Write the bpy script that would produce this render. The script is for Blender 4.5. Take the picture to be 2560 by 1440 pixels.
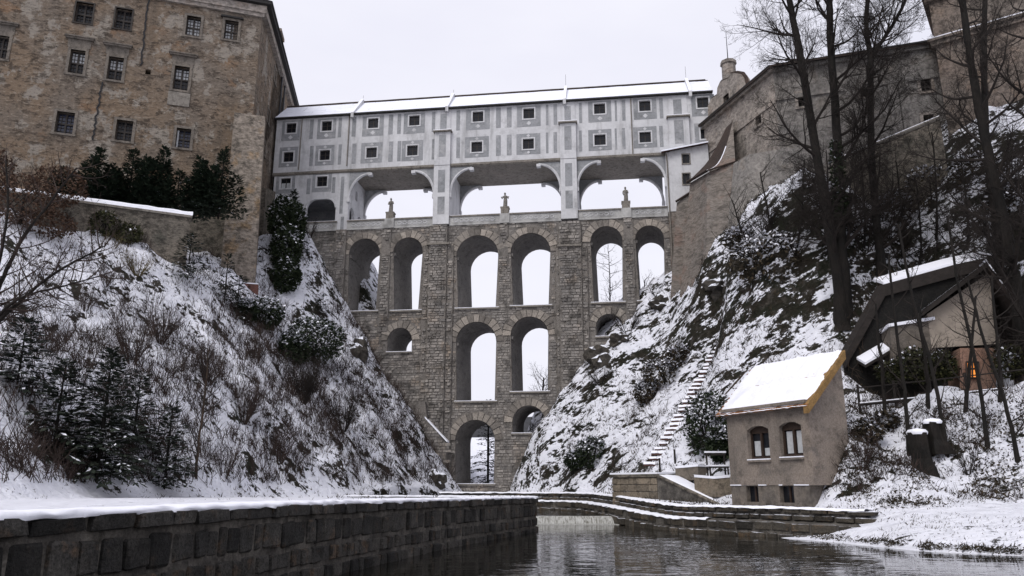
import bpy, bmesh, math, random
import numpy as np
from mathutils import Vector, Matrix, noise
from mathutils.geometry import tessellate_polygon
random.seed(7)
R = math.radians
for o in list(bpy.data.objects): bpy.data.objects.remove(o)
SC = bpy.context.scene
COL = SC.collection
# ------------------------------------------------------------------ camera
FPX = 1950.0; PITCH = R(14.3); EYE = 2.0
cam = bpy.data.cameras.new('camera'); camo = bpy.data.objects.new('camera', cam); COL.objects.link(camo)
cam.sensor_width = 36; cam.lens = FPX/2560*36; cam.clip_end = 6000; cam.clip_start = 0.1
camo.location = (0, 0, EYE); camo.rotation_euler = (R(90)+PITCH, 0, 0)
SC.camera = camo
# ------------------------------------------------------------------ overcast sky and weak soft sun
SUN_EL, SUN_AZ = 50, 214          # azimuth from +Y clockwise: behind the camera, to its left
w = bpy.data.worlds.new('World'); SC.world = w; w.use_nodes = True
nt = w.node_tree; nt.nodes.clear()
out = nt.nodes.new('ShaderNodeOutputWorld')
sky = nt.nodes.new('ShaderNodeTexSky'); sky.sky_type = 'NISHITA'; sky.sun_disc = False
sky.sun_elevation = R(SUN_EL); sky.sun_rotation = R(SUN_AZ); sky.air_density = 1.0; sky.dust_density = 4.0
b1 = nt.nodes.new('ShaderNodeBackground'); b1.inputs[1].default_value = 0.1
nt.links.new(sky.outputs[0], b1.inputs[0])
b2 = nt.nodes.new('ShaderNodeBackground'); b2.inputs[1].default_value = 0.86
tc = nt.nodes.new('ShaderNodeTexCoord'); mp = nt.nodes.new('ShaderNodeMapping'); mp.inputs['Scale'].default_value = (1, 1, 3)
nz = nt.nodes.new('ShaderNodeTexNoise'); nz.inputs['Scale'].default_value = 2.2; nz.inputs['Detail'].default_value = 4
cr = nt.nodes.new('ShaderNodeValToRGB')
cr.color_ramp.elements[0].position = .3; cr.color_ramp.elements[0].color = (.82, .82, .93, 1)
cr.color_ramp.elements[1].position = .65; cr.color_ramp.elements[1].color = (.92, .915, 1.0, 1)
nt.links.new(tc.outputs['Generated'], mp.inputs[0]); nt.links.new(mp.outputs[0], nz.inputs['Vector'])
nt.links.new(nz.outputs[0], cr.inputs[0]); nt.links.new(cr.outputs[0], b2.inputs[0])
mx = nt.nodes.new('ShaderNodeMixShader'); mx.inputs[0].default_value = 0.94
nt.links.new(b1.outputs[0], mx.inputs[1]); nt.links.new(b2.outputs[0], mx.inputs[2]); nt.links.new(mx.outputs[0], out.inputs[0])
sun = bpy.data.lights.new('sun', 'SUN'); sun.energy = 1.5; sun.angle = R(30); sun.color = (1, .97, .93)
suno = bpy.data.objects.new('sun', sun); COL.objects.link(suno)
sd = Vector((math.sin(R(SUN_AZ))*math.cos(R(SUN_EL)), math.cos(R(SUN_AZ))*math.cos(R(SUN_EL)), math.sin(R(SUN_EL))))
suno.rotation_euler = (-sd).to_track_quat('-Z', 'Y').to_euler(); suno.location = (-20, -30, 60)
SC.view_settings.view_transform = 'Standard'; SC.view_settings.look = 'None'
SC.view_settings.gamma = 1; SC.view_settings.exposure = 0.3; SC.view_settings.use_curve_mapping = False
SC.render.engine = 'CYCLES'
SC.cycles.max_bounces = 5; SC.cycles.diffuse_bounces = 3; SC.cycles.glossy_bounces = 2
SC.cycles.transparent_max_bounces = 4; SC.cycles.use_denoising = True

# ------------------------------------------------------------------ pixel helpers (photo pixels -> rays into the place)
CP, SP = math.cos(PITCH), math.sin(PITCH)
def ray(px, py):
    u = (px-1280)/FPX; v = (720-py)/FPX
    dy = CP-SP*v; dz = SP+CP*v
    return u/dy, dz/dy
def P(px, py, Y):
    a, b = ray(px, py)
    return Vector((a*Y, Y, EYE+b*Y))
class Frame:
    """A vertical plane: origin o (plan), tx along it to the right, nn outward towards the viewer."""
    def __init__(s, ox, oy, dx, dy):
        s.o = Vector((ox, oy, 0)); s.tx = Vector((dx, dy, 0)).normalized(); s.nn = Vector((s.tx.y, -s.tx.x, 0))
    def w(s, t, n, z): return s.o+s.tx*t+s.nn*n+Vector((0, 0, z))
    def px(s, x, y, n=0.0):
        a, b = ray(x, y); d = Vector((a, 1, 0)); q = s.o+s.nn*n
        k = q.dot(s.nn)/d.dot(s.nn)
        h = Vector((a*k, k, 0))
        return (h-q).dot(s.tx), EYE+b*k
    def t(s, x, y, n=0.0): return s.px(x, y, n)[0]
    def z(s, x, y, n=0.0): return s.px(x, y, n)[1]
    def mat(s, t, n, z):
        m = Matrix.Identity(4)
        p = s.w(t, n, z)
        for i in range(3):
            m[i][0] = s.tx[i]; m[i][1] = -s.nn[i]; m[i][2] = (0, 0, 1)[i]; m[i][3] = p[i]
        return m

# ------------------------------------------------------------------ objects
WM = {}
def link(o, parent=None, M=None):
    COL.objects.link(o)
    M = M or Matrix.Identity(4)
    if parent is not None:
        o.parent = parent
        o.matrix_basis = WM[parent.name].inverted() @ M
    else:
        o.matrix_basis = M
    WM[o.name] = M.copy()
    return o
def tag(o, label=None, cat=None, group=None, kind=None):
    if label: o['label'] = label
    if cat: o['category'] = cat
    if group: o['group'] = group
    if kind: o['kind'] = kind
    return o
def thing(name, label, cat, loc, group=None):
    o = bpy.data.objects.new(name, None); o.empty_display_size = .3
    link(o, None, Matrix.Translation(Vector(loc)))
    return tag(o, label, cat, group)
def inst(name, me, parent, M):
    return link(bpy.data.objects.new(name, me), parent, M)
class MB:
    def __init__(s): s.v = []; s.f = []
    def add(s, vs, fs):
        b = len(s.v); s.v += [tuple(p) for p in vs]; s.f += [tuple(b+i for i in f) for f in fs]
    def hexa(s, p):   # 8 corners: bottom 0-3 ccw, top 4-7
        s.add(p, [(3, 2, 1, 0), (4, 5, 6, 7), (0, 1, 5, 4), (1, 2, 6, 5), (2, 3, 7, 6), (3, 0, 4, 7)])
    def box(s, x0, x1, y0, y1, z0, z1):
        s.hexa([(x0, y0, z0), (x1, y0, z0), (x1, y1, z0), (x0, y1, z0), (x0, y0, z1), (x1, y0, z1), (x1, y1, z1), (x0, y1, z1)])
    def fbox(s, F, t0, t1, n0, n1, z0, z1):      # n0 < n1 (n1 nearer the viewer)
        s.hexa([F.w(t0, n1, z0), F.w(t1, n1, z0), F.w(t1, n0, z0), F.w(t0, n0, z0), F.w(t0, n1, z1), F.w(t1, n1, z1), F.w(t1, n0, z1), F.w(t0, n0, z1)])
    def prism(s, F, outl, n0, n1, holes=(), shift=(0, 0), back=True, n1f=None):
        """outline [(t,z)] in plane F extruded from n1 (front) to n0; holes bored, back loop shifted along t by shift."""
        loops = [list(outl)]+[list(h) for h in holes]
        tri = tessellate_polygon([[Vector((a, b, 0)) for a, b in l] for l in loops])
        flat = [p for l in loops for p in l]
        n = len(flat)
        fr = [F.w(a, n1 if n1f is None else n1f(a, b), b) for a, b in flat]
        bk = []
        for i, l in enumerate(loops):
            sh = shift if i else (0, 0)
            bk += [F.w(a+sh[0], n0, b+sh[1]) for a, b in l]
        fs = []
        for t in tri:
            a, b, c = [Vector((flat[i][0], flat[i][1], 0)) for i in t]
            t = tuple(t) if (b-a).cross(c-a).z > 0 else tuple(reversed(t))
            fs.append(t)
            if back: fs.append(tuple(n+i for i in reversed(t)))
        k = 0
        for l in loops:
            m = len(l)
            for i in range(m):
                j = (i+1) % m
                fs.append((k+i, n+k+i, n+k+j, k+j))
            k += m
        s.add(fr+bk, fs)
    def tube(s, pts, rad, sides=5, cap=False):
        n = len(pts)
        if n < 2: return
        pts = [Vector(p) for p in pts]
        b = len(s.v)
        up = Vector((0, 0, 1)); d0 = (pts[1]-pts[0])
        if d0.length < 1e-6: return
        if abs(d0.normalized().z) > .9: up = Vector((1, 0, 0))
        for i, p in enumerate(pts):
            d = (pts[min(i+1, n-1)]-pts[max(i-1, 0)])
            if d.length < 1e-6: d = d0
            d.normalize()
            a = d.cross(up)
            if a.length < 1e-4: a = d.cross(Vector((.3, .9, .2)))
            a.normalize(); c = d.cross(a)
            r = rad[i] if hasattr(rad, '__len__') else rad
            for k in range(sides):
                an = 2*math.pi*k/sides
                s.v.append(tuple(p+a*(r*math.cos(an))+c*(r*math.sin(an))))
        for i in range(n-1):
            for k in range(sides):
                k2 = (k+1) % sides
                s.f.append((b+i*sides+k, b+i*sides+k2, b+(i+1)*sides+k2, b+(i+1)*sides+k))
        if cap:
            s.f.append(tuple(b+(n-1)*sides+k for k in range(sides)))
            s.f.append(tuple(b+sides-1-k for k in range(sides)))
    def mesh(s, name, m, smooth=False, fix=False):
        used = sorted({i for f in s.f for i in f})
        if len(used) < len(s.v):
            mp_ = {k: i for i, k in enumerate(used)}; s.v = [s.v[k] for k in used]; s.f = [tuple(mp_[i] for i in f) for f in s.f]
        me = bpy.data.meshes.new(name); me.from_pydata(s.v, [], s.f)
        if fix:
            bm = bmesh.new(); bm.from_mesh(me); bmesh.ops.recalc_face_normals(bm, faces=bm.faces); bm.to_mesh(me); bm.free()
        if smooth: me.polygons.foreach_set('use_smooth', [True]*len(me.polygons))
        me.materials.append(m); me.update()
        return me
    def build(s, name, m, parent=None, smooth=False, fix=True, M=None):
        return link(bpy.data.objects.new(name, s.mesh(name, m, smooth, fix)), parent, M)

# ------------------------------------------------------------------ materials
class NT:
    def __init__(s, name, rough=.9, spec=.25):
        s.m = bpy.data.materials.new(name); s.m.use_nodes = True; s.t = s.m.node_tree
        s.b = s.t.nodes['Principled BSDF']; s.b.inputs['Roughness'].default_value = rough
        s.b.inputs['Specular IOR Level'].default_value = spec
        s.geo = s.t.nodes.new('ShaderNodeNewGeometry')
        s.pos = s.geo.outputs['Position']
    def n(s, k): return s.t.nodes.new(k)
    def set(s, sock, v):
        if hasattr(v, 'node'): s.t.links.new(v, sock)
        elif isinstance(v, (tuple, list)) and len(v) == 3 and sock.type == 'RGBA': sock.default_value = (*v, 1)
        else: sock.default_value = v
    def mapv(s, v, scale, rot=(0, 0, 0)):
        q = s.n('ShaderNodeMapping'); s.t.links.new(v, q.inputs[0]); q.inputs['Scale'].default_value = scale; q.inputs['Rotation'].default_value = rot
        return q.outputs[0]
    def noise(s, scale, detail=4, vec=None, rough=.6, dist=0):
        q = s.n('ShaderNodeTexNoise'); s.set(q.inputs['Vector'], vec or s.pos); q.inputs['Scale'].default_value = scale
        q.inputs['Detail'].default_value = detail; q.inputs['Roughness'].default_value = rough; q.inputs['Distortion'].default_value = dist
        return q.outputs[0]
    def vor(s, scale, vec=None, feat='F1', out='Distance'):
        q = s.n('ShaderNodeTexVoronoi'); q.feature = feat; s.set(q.inputs['Vector'], vec or s.pos); q.inputs['Scale'].default_value = scale
        return q.outputs[out]
    def mr(s, v, a, b, c=0, d=1):
        q = s.n('ShaderNodeMapRange'); s.set(q.inputs[0], v)
        for i, x in enumerate((a, b, c, d)): q.inputs[i+1].default_value = x
        return q.outputs[0]
    def math(s, op, a, b=0.0):
        q = s.n('ShaderNodeMath'); q.operation = op; s.set(q.inputs[0], a); s.set(q.inputs[1], b); return q.outputs[0]
    def mix(s, f, a, b, mode='MIX'):
        q = s.n('ShaderNodeMix'); q.data_type = 'RGBA'; q.blend_type = mode
        s.set(q.inputs[0], f); s.set(q.inputs[6], a); s.set(q.inputs[7], b)
        return q.outputs[2]
    def nzc(s):
        q = s.n('ShaderNodeSeparateXYZ'); s.t.links.new(s.geo.outputs['Normal'], q.inputs[0]); return q.outputs[2]
    def bump(s, h, strength=.4, dist=.05):
        q = s.n('ShaderNodeBump'); q.inputs['Strength'].default_value = strength; q.inputs['Distance'].default_value = dist
        s.t.links.new(h, q.inputs['Height']); s.t.links.new(q.outputs[0], s.b.inputs['Normal'])
    def done(s, col, rough=None):
        s.set(s.b.inputs['Base Color'], col)
        if rough is not None: s.set(s.b.inputs['Roughness'], rough)
        return s.m
SNOWC = (.80, .82, .90)
def rock_mat(name, c1, c2, c3=None, rnd=None, s1=.25, s2=2.0, s3=9, stretch=(1, 1, 1), dark=.55, thr=.56, bump=.5, rough=.92, snow=None, rv=.5, fine=.35, spec=.2, bdist=.06, streak=0):
    s = NT(name, rough, spec)
    v = s.mapv(s.pos, stretch)
    col = s.mix(s.mr(s.noise(s1, 4), .38, .62), c1, c2)
    if c3: col = s.mix(s.mr(s.noise(s1*1.9, 5), .55, .66), col, c3)
    d = s.noise(s2, 6, v, .7)
    col = s.mix(s.mr(d, thr-.06, thr+.08, 0, dark), col, (.02, .018, .015))
    f = s.noise(s3, 5, v, .7)
    col = s.mix(1.0, col, s.mix(s.mr(f, .3, .7), (1-fine,)*3, (1+fine,)*3), 'MULTIPLY')
    if streak:
        k = s.noise(1.2, 5, s.mapv(s.pos, (1, 1, .12)), .7)
        col = s.mix(s.mr(k, .52, .72, 0, streak), col, (.05, .045, .04))
    if rnd:
        if rnd == 'island': r = s.geo.outputs['Random Per Island']
        else: r = s.n('ShaderNodeObjectInfo').outputs['Random']
        col = s.mix(1.0, col, s.mix(r, (1-rv,)*3, (1+rv, 1+rv*.95, 1+rv*.85)), 'MULTIPLY')
    if snow is not None:
        k = s.math('ADD', s.nzc(), s.math('MULTIPLY', s.math('SUBTRACT', s.noise(2.5, 6, None, .7), .5), .7))
        col = s.mix(s.mr(k, snow-.05, snow+.05), col, SNOWC)
    s.bump(s.math('ADD', f, s.math('MULTIPLY', d, 1.5)), bump, bdist)
    return s.done(col)
def plain(name, c, rough=.8, var=.25, sc=6, spec=.25, metal=0, emit=None):
    s = NT(name, rough, spec)
    f = s.noise(sc, 5, None, .65)
    col = s.mix(s.mr(f, .3, .7), tuple(x*(1-var) for x in c), tuple(x*(1+var) for x in c))
    s.bump(f, .15, .02); s.b.inputs['Metallic'].default_value = metal
    if emit: s.set(s.b.inputs['Emission Color'], emit[0]); s.b.inputs['Emission Strength'].default_value = emit[1]
    return s.done(col)
M = {}
s = NT('castle_plaster', .93, .15)
v = s.mapv(s.pos, (.75, .75, 1.4))
col = s.mix(s.mr(s.noise(.22, 5, None, .6), .4, .6), (.195, .145, .103), (.165, .137, .112))
col = s.mix(s.mr(s.noise(.33, 5, s.mapv(s.pos, (1, 1, 1.2), (0, 0, .4)), .6), .58, .66, 0, .75), col, (.225, .138, .082))
col = s.mix(s.mr(s.noise(.45, 6, s.mapv(s.pos, (1.3, 1.3, 1), (.3, 0, 0)), .65), .54, .58), col, (.27, .24, .205))
col = s.mix(s.mr(s.noise(.6, 6, s.mapv(s.pos, (1, 1, 1.6), (0, .5, 0)), .7), .56, .64, 0, .7), col, (.095, .076, .06))
st = s.noise(1.5, 5, v, .7, .4); fi = s.noise(4.2, 5, v, .75)
col = s.mix(s.mr(st, .52, .60, 0, .78), col, (.055, .043, .034))
col = s.mix(s.mr(fi, .55, .64, 0, .7), col, (.32, .27, .215))
col = s.mix(s.mr(fi, .44, .35, 0, .85), col, (.04, .032, .026))
col = s.mix(s.mr(s.noise(1.0, 5, s.mapv(s.pos, (1, 1, .1)), .7), .54, .74, 0, .45), col, (.07, .058, .048))
s.bump(s.math('ADD', fi, s.math('MULTIPLY', st, 1.6)), 1.0, .16)
M['castle'] = s.done(col)
M['castle_r'] = rock_mat('right_castle_plaster', (.295, .26, .228), (.235, .212, .192), (.255, .212, .178), s1=.35, s2=1.5, s3=4, stretch=(.8, .8, 1.2), dark=.6, thr=.57, bump=.7, fine=.5, streak=.35)
M['castle_g'] = rock_mat('greenish_render', (.235, .218, .2), (.195, .184, .172), (.21, .188, .166), s1=.4, s2=1.5, s3=4, dark=.5, thr=.57, bump=.6, fine=.45, streak=.4)
M['tower'] = rock_mat('tower_plaster', (.19, .152, .127), (.16, .138, .12), (.2, .153, .12), s1=.3, s2=1.6, s3=4.5, dark=.6, thr=.56, bump=.8, fine=.55, streak=.3)
M['buttress'] = rock_mat('buttress_plaster', (.245, .21, .175), (.21, .18, .148), (.245, .175, .11), s1=.4, s2=1.6, s3=4.5, stretch=(.8, .8, 1.3), dark=.7, thr=.56, bump=.9, fine=.6, bdist=.1, streak=.3)
M['masonry'] = rock_mat('rubble_masonry', (.265, .245, .226), (.225, .212, .2), (.26, .218, .18), rnd='island', s1=.22, s2=.8, s3=9, dark=.65, thr=.55, bump=.7, rv=.3, fine=.4, streak=.4)
M['mortar'] = rock_mat('masonry_mortar', (.195, .176, .157), (.165, .152, .139), s2=1.2, s3=10, dark=.5, bump=.6, streak=.35)
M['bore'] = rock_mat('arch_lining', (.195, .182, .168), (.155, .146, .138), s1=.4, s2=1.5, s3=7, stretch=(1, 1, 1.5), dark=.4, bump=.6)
M['voussoir'] = rock_mat('arch_stone', (.28, .25, .22), (.235, .214, .192), rnd='object', rv=.4, s2=3, s3=12, dark=.4, bump=.5)
M['bmason'] = rock_mat('buttress_masonry', (.205, .178, .156), (.165, .15, .137), (.185, .138, .117), rnd='island', rv=.25, s1=.3, s2=1.6, s3=4.5, stretch=(.7, .7, 1.8), dark=.5, bump=.8, fine=.4, streak=.3)
M['gwhite'] = rock_mat('gallery_white_plaster', (.57, .57, .58), (.49, .49, .50), s1=.35, s2=.8, s3=4, dark=.25, thr=.59, bump=.12, fine=.08, streak=.42)
M['ggrey'] = rock_mat('gallery_grey_panel', (.28, .285, .295), (.235, .242, .25), (.34, .34, .345), s1=.5, s2=2, s3=6, dark=.25, thr=.6, bump=.15, fine=.16)
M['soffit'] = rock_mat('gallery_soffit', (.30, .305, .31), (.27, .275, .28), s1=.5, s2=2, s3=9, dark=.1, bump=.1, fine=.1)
M['stonetrim'] = rock_mat('grey_stone_trim', (.215, .195, .17), (.18, .165, .145), s1=1, s2=3, s3=9, dark=.45, bump=.4, fine=.25, streak=.3)
M['parapet'] = rock_mat('grey_parapet_plaster', (.42, .415, .40), (.35, .345, .335), s1=.5, s2=1.5, s3=6, dark=.4, bump=.2, fine=.2, streak=.4)
M['castletrim'] = rock_mat('weathered_window_stone', (.165, .143, .12), (.13, .115, .1), s1=1, s2=3, s3=8, dark=.55, bump=.4, fine=.4, streak=.4)
M['glass'] = plain('dark_window_glass', (.012, .013, .016), .12, .3, 2, .28)
M['glassb'] = plain('bluish_window_glass', (.02, .025, .05), .08, .3, 2, .5)
M['dimcurtain'] = plain('dim_curtain', (.13, .13, .135), .9, .3, 5)
M['curtain'] = plain('pale_curtain', (.42, .43, .44), .9, .15, 5)
M['sash'] = plain('dark_window_wood', (.03, .025, .022), .6)
M['wsash'] = plain('brown_window_wood', (.035, .022, .016), .6)
M['snow'] = None
s = NT('snow', .65, .3); f = s.noise(9, 6, None, .7); g = s.noise(1.1, 4)
s.bump(s.math('ADD', f, s.math('MULTIPLY', g, 4)), .35, .05)
M['snow'] = s.done(s.mix(s.mr(f, .25, .75), (.80, .81, .88), (.86, .87, .93)))
M['roof'] = rock_mat('snowy_roof_tiles', (.16, .07, .05), (.12, .06, .045), rnd='island', rv=.3, s2=4, s3=14, dark=.3, snow=-.25, bump=.3)
M['tile'] = rock_mat('brown_roof_tiles', (.05, .036, .031), (.036, .029, .026), rnd='island', rv=.4, s2=4, s3=14, dark=.3, bump=.4, snow=1.03)
M['darkroof'] = plain('dark_roof_edge', (.02, .019, .019), .7)
M['metal'] = plain('dark_downpipe', (.025, .025, .027), .5)
M['ochre'] = rock_mat('ochre_verge_board', (.27, .165, .065), (.2, .122, .05), s1=2, s2=6, s3=20, dark=.3, bump=.2)
M['housew'] = rock_mat('house_render', (.235, .197, .166), (.19, .163, .14), (.155, .135, .118), s1=.7, s2=1.8, s3=14, dark=.4, thr=.58, bump=.6, fine=.32, streak=.45, bdist=.02)
M['housep'] = rock_mat('house_plinth', (.17, .145, .12), (.13, .115, .10), s1=1.2, s2=3, s3=12, dark=.5, bump=.6)
M['cream'] = rock_mat('cream_render', (.32, .275, .23), (.28, .24, .2), s1=.5, s2=2, s3=12, dark=.2, bump=.2, fine=.1)
M['pinkw'] = rock_mat('pink_render', (.25, .15, .11), (.2, .13, .1), s1=.8, s2=2, s3=10, dark=.3, bump=.2)
M['block'] = rock_mat('cut_stone_block', (.20, .165, .125), (.165, .14, .11), rnd='object', rv=.3, s1=1, s2=3, s3=10, dark=.55, bump=.6, snow=1.02)
M['wet'] = rock_mat('dark_river_stone', (.062, .058, .053), (.033, .032, .031), (.085, .06, .042), rnd='object', rv=.6, s1=1.2, s2=6, s3=22, dark=.7, thr=.54, bump=1.0, rough=.75, spec=.3, fine=.8, bdist=.04)
M['wetcore'] = rock_mat('river_wall_mortar', (.15, .137, .12), (.06, .055, .05), s1=1.5, s2=4, s3=14, dark=.6, bump=.8)
M['rwall'] = rock_mat('bank_stone', (.075, .065, .052), (.05, .046, .04), (.1, .07, .045), rnd='object', rv=.4, s1=.8, s2=4, s3=14, dark=.5, bump=.8, snow=.93)
M['oldwall'] = rock_mat('old_garden_wall', (.19, .165, .135), (.14, .125, .105), (.09, .085, .07), s1=.45, s2=2.5, s3=8, stretch=(.8, .8, 1.3), dark=.7, thr=.52, bump=.9, fine=.45, streak=.5)
M['redbase'] = rock_mat('red_brick_base', (.16, .07, .055), (.13, .065, .055), s2=4, s3=14, dark=.4, bump=.4)
M['statue'] = rock_mat('statue_sandstone', (.21, .195, .175), (.15, .14, .13), s1=3, s2=6, s3=20, dark=.4, bump=.3)
M['bark'] = rock_mat('dark_bark', (.018, .015, .013), (.012, .011, .010), s1=1, s2=6, s3=14, stretch=(1, 1, .25), dark=.5, bump=.8, fine=.4)
M['barkb'] = rock_mat('brown_bark', (.06, .042, .03), (.045, .034, .026), s1=1, s2=6, s3=14, stretch=(1, 1, .25), dark=.4, bump=.8, fine=.4)
M['twig'] = plain('thin_twigs', (.019, .015, .013), .9, .3, 3)
M['rtwig'] = plain('reddish_twigs', (.04, .028, .024), .9, .35, 2)
M['ytwig'] = plain('yellowish_twigs', (.10, .08, .04), .9, .35, 2)
def leafmat(name, a, b):
    s = NT(name, .75, .25)
    r = s.geo.outputs['Random Per Island']
    return s.done(s.mix(r, a, b))
M['yew'] = leafmat('yew_needles', (.007, .014, .009), (.024, .036, .02))
M['fir'] = leafmat('fir_needles', (.008, .013, .009), (.028, .036, .024))
M['ivy'] = leafmat('ivy_leaves', (.008, .015, .007), (.03, .042, .018))
M['hedge'] = leafmat('hedge_leaves', (.012, .016, .006), (.055, .055, .02))
M['beech'] = leafmat('brown_dead_leaves', (.045, .025, .017), (.105, .06, .036))
M['litter'] = leafmat('dead_grass', (.018, .015, .010), (.06, .045, .026))
M['wood'] = plain('dark_timber', (.022, .018, .016), .85, .4, 4)
M['redwood'] = plain('reddish_timber', (.075, .035, .028), .8, .4, 5)
M['vine'] = rock_mat('black_gable_boards', (.012, .011, .010), (.008, .008, .008), s2=3, s3=10, dark=.4, bump=.6)
M['lit'] = plain('lit_window', (.3, .12, .03), .5, .1, 4, .2, 0, ((1, .30, .05), .9))
# terrain: snow lying where the rough ground faces up, earth, grass and rock where it does not
s = NT('snowy_ground', .8, .2)
nzv = s.nzc()
def oblique(dirv, lng):
    u = Vector(dirv).normalized(); v_ = u.cross(Vector((0, 0, 1))).normalized(); w_ = u.cross(v_)
    q = s.n('ShaderNodeCombineXYZ')
    for i_, (ax_, sc_) in enumerate(((u, lng), (v_, 1.0), (w_, 1.15))):
        dp = s.n('ShaderNodeVectorMath'); dp.operation = 'DOT_PRODUCT'; s.t.links.new(s.pos, dp.inputs[0]); dp.inputs[1].default_value = tuple(ax_*sc_)
        s.t.links.new(dp.outputs['Value'], q.inputs[i_])
    return q.outputs[0]
sx_ = s.n('ShaderNodeSeparateXYZ'); s.t.links.new(s.pos, sx_.inputs[0])
side = s.mr(sx_.outputs[0], 1.99, 2.01)
vobl = s.mix(side, oblique((.64, .2, -.6), .8), oblique((-.64, .6, -.48), .5))
n1 = s.noise(.62, 4, vobl, .6, .3); n2 = s.noise(1.6, 6, vobl, .68, .5); n3 = s.noise(4.2, 5, vobl, .7)
k = s.mr(nzv, .15, .95, .27, .58)
k = s.math('ADD', k, s.math('MULTIPLY', s.math('SUBTRACT', n2, .5), .8))
k = s.math('ADD', k, s.math('MULTIPLY', s.math('SUBTRACT', n1, .5), .75))
k = s.math('ADD', k, s.math('MULTIPLY', s.math('SUBTRACT', n3, .5), .6))
k = s.math('SUBTRACT', k, s.math('MULTIPLY', side, .022))
fac = s.mr(k, .335, .375)
earth = s.mix(s.mr(s.noise(.6, 4), .4, .6), (.02, .016, .011), (.013, .0145, .008))
earth = s.mix(s.mr(s.noise(1.7, 5), .52, .62), earth, (.05, .044, .037))
earth = s.mix(1.0, earth, s.mix(s.mr(n3, .3, .7), (.5,)*3, (1.5,)*3), 'MULTIPLY')
s.bump(s.math('ADD', s.math('MULTIPLY', n2, 2.5), n3), .9, .16)
M['ground'] = s.done(s.mix(fac, earth, s.mix(s.mr(n3, .3, .7), (.78, .79, .87), (.86, .87, .93))))
# water
s = NT('river_water', .03, .5)
wv = s.mapv(s.pos, (.55, 1.0, 1))
h = s.math('ADD', s.noise(1.1, 3, wv, .5, .3), s.math('MULTIPLY', s.noise(3.4, 2, wv, .5), .22))
s.bump(h, .42, .05)
s.b.inputs['IOR'].default_value = 1.33
M['water'] = s.done(s.mix(s.noise(.4, 3), (.006, .006, .005), (.012, .011, .008)))
s = NT('weir_foam', .5, .3); f = s.noise(5, 5, s.mapv(s.pos, (2.5, 1, .35)), .7); s.bump(f, .8, .1)
M['foam'] = s.done(s.mix(s.mr(f, .35, .6), (.12, .115, .09), (.5, .5, .48)))
# ------------------------------------------------------------------ terrain
class TPS:
    def __init__(s, pts):
        a = np.array([(p[0], p[1], p[2]) for p in pts], float)
        s.c = a[:, :2]; n = len(a)
        K = s.phi(s.c[:, None, :]-s.c[None, :, :])+np.eye(n)*.8
        A = np.zeros((n+3, n+3)); A[:n, :n] = K; A[:n, n] = 1; A[:n, n+1:] = s.c; A[n, :n] = 1; A[n+1:, :n] = s.c.T
        s.w = np.linalg.solve(A, np.concatenate([a[:, 2], np.zeros(3)]))
    @staticmethod
    def phi(d):
        r2 = (d**2).sum(-1)+1e-9
        return .5*r2*np.log(r2)
    def __call__(s, X, Y):
        sh = X.shape; q = np.stack([X.ravel(), Y.ravel()], 1); o = np.empty(len(q)); n = len(s.c)
        for i in range(0, len(q), 20000):
            d = q[i:i+20000]
            o[i:i+20000] = s.phi(d[:, None, :]-s.c[None]) @ s.w[:n]+s.w[n]+d @ s.w[n+1:]
        return o.reshape(sh)
LEFT = [P(*p) for p in [
    (-150, 1205, 21), (0, 1210, 24), (150, 1216, 27), (300, 1222, 31), (450, 1228, 35), (600, 1232, 39), (750, 1232, 43.5), (900, 1232, 48), (1020, 1232, 53), (1110, 1231, 58),
    (1060, 1100, 61), (1010, 1020, 61.8), (960, 945, 62.3), (915, 860, 62.8), (870, 780, 63.2), (835, 722, 63.6), (795, 640, 63.8), (765, 585, 64),
    (0, 1080, 27.5), (150, 1080, 30.5), (300, 1060, 34), (500, 1080, 39), (650, 1080, 43.5), (800, 1080, 48.5), (920, 1100, 53), (1020, 1150, 56.5),
    (0, 900, 32), (200, 900, 36.5), (400, 900, 41), (600, 920, 46), (760, 950, 51), (880, 1000, 55.5),
    (0, 730, 37), (200, 760, 40.5), (400, 800, 43.8), (600, 840, 49), (720, 860, 54), (810, 850, 58.5),
    (0, 550, 42.2), (150, 590, 44), (300, 612, 46), (430, 690, 47), (560, 722, 51), (650, 745, 54.5), (740, 745, 58.8), (700, 760, 57.5)]]
LEFT += [Vector(p) for p in [(-32, 47, 17.5), (-24, 51, 17.5), (-40, 44, 17), (-45, 36, 16.5), (-40, 25, 13), (-30, 17, 9.5), (-22, 12, 4), (-45, 55, 18), (-22, 66, 21), (-30, 66, 20), (-13.5, 66, 14), (-5, 66, 2), (-50, 70, 20), (-6, 30, -4), (-8, 20, -4), (-2, 45, -5), (3, 56, -5), (6, 40, -14), (0, 20, -12), (20, 60, -30)]]
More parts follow.
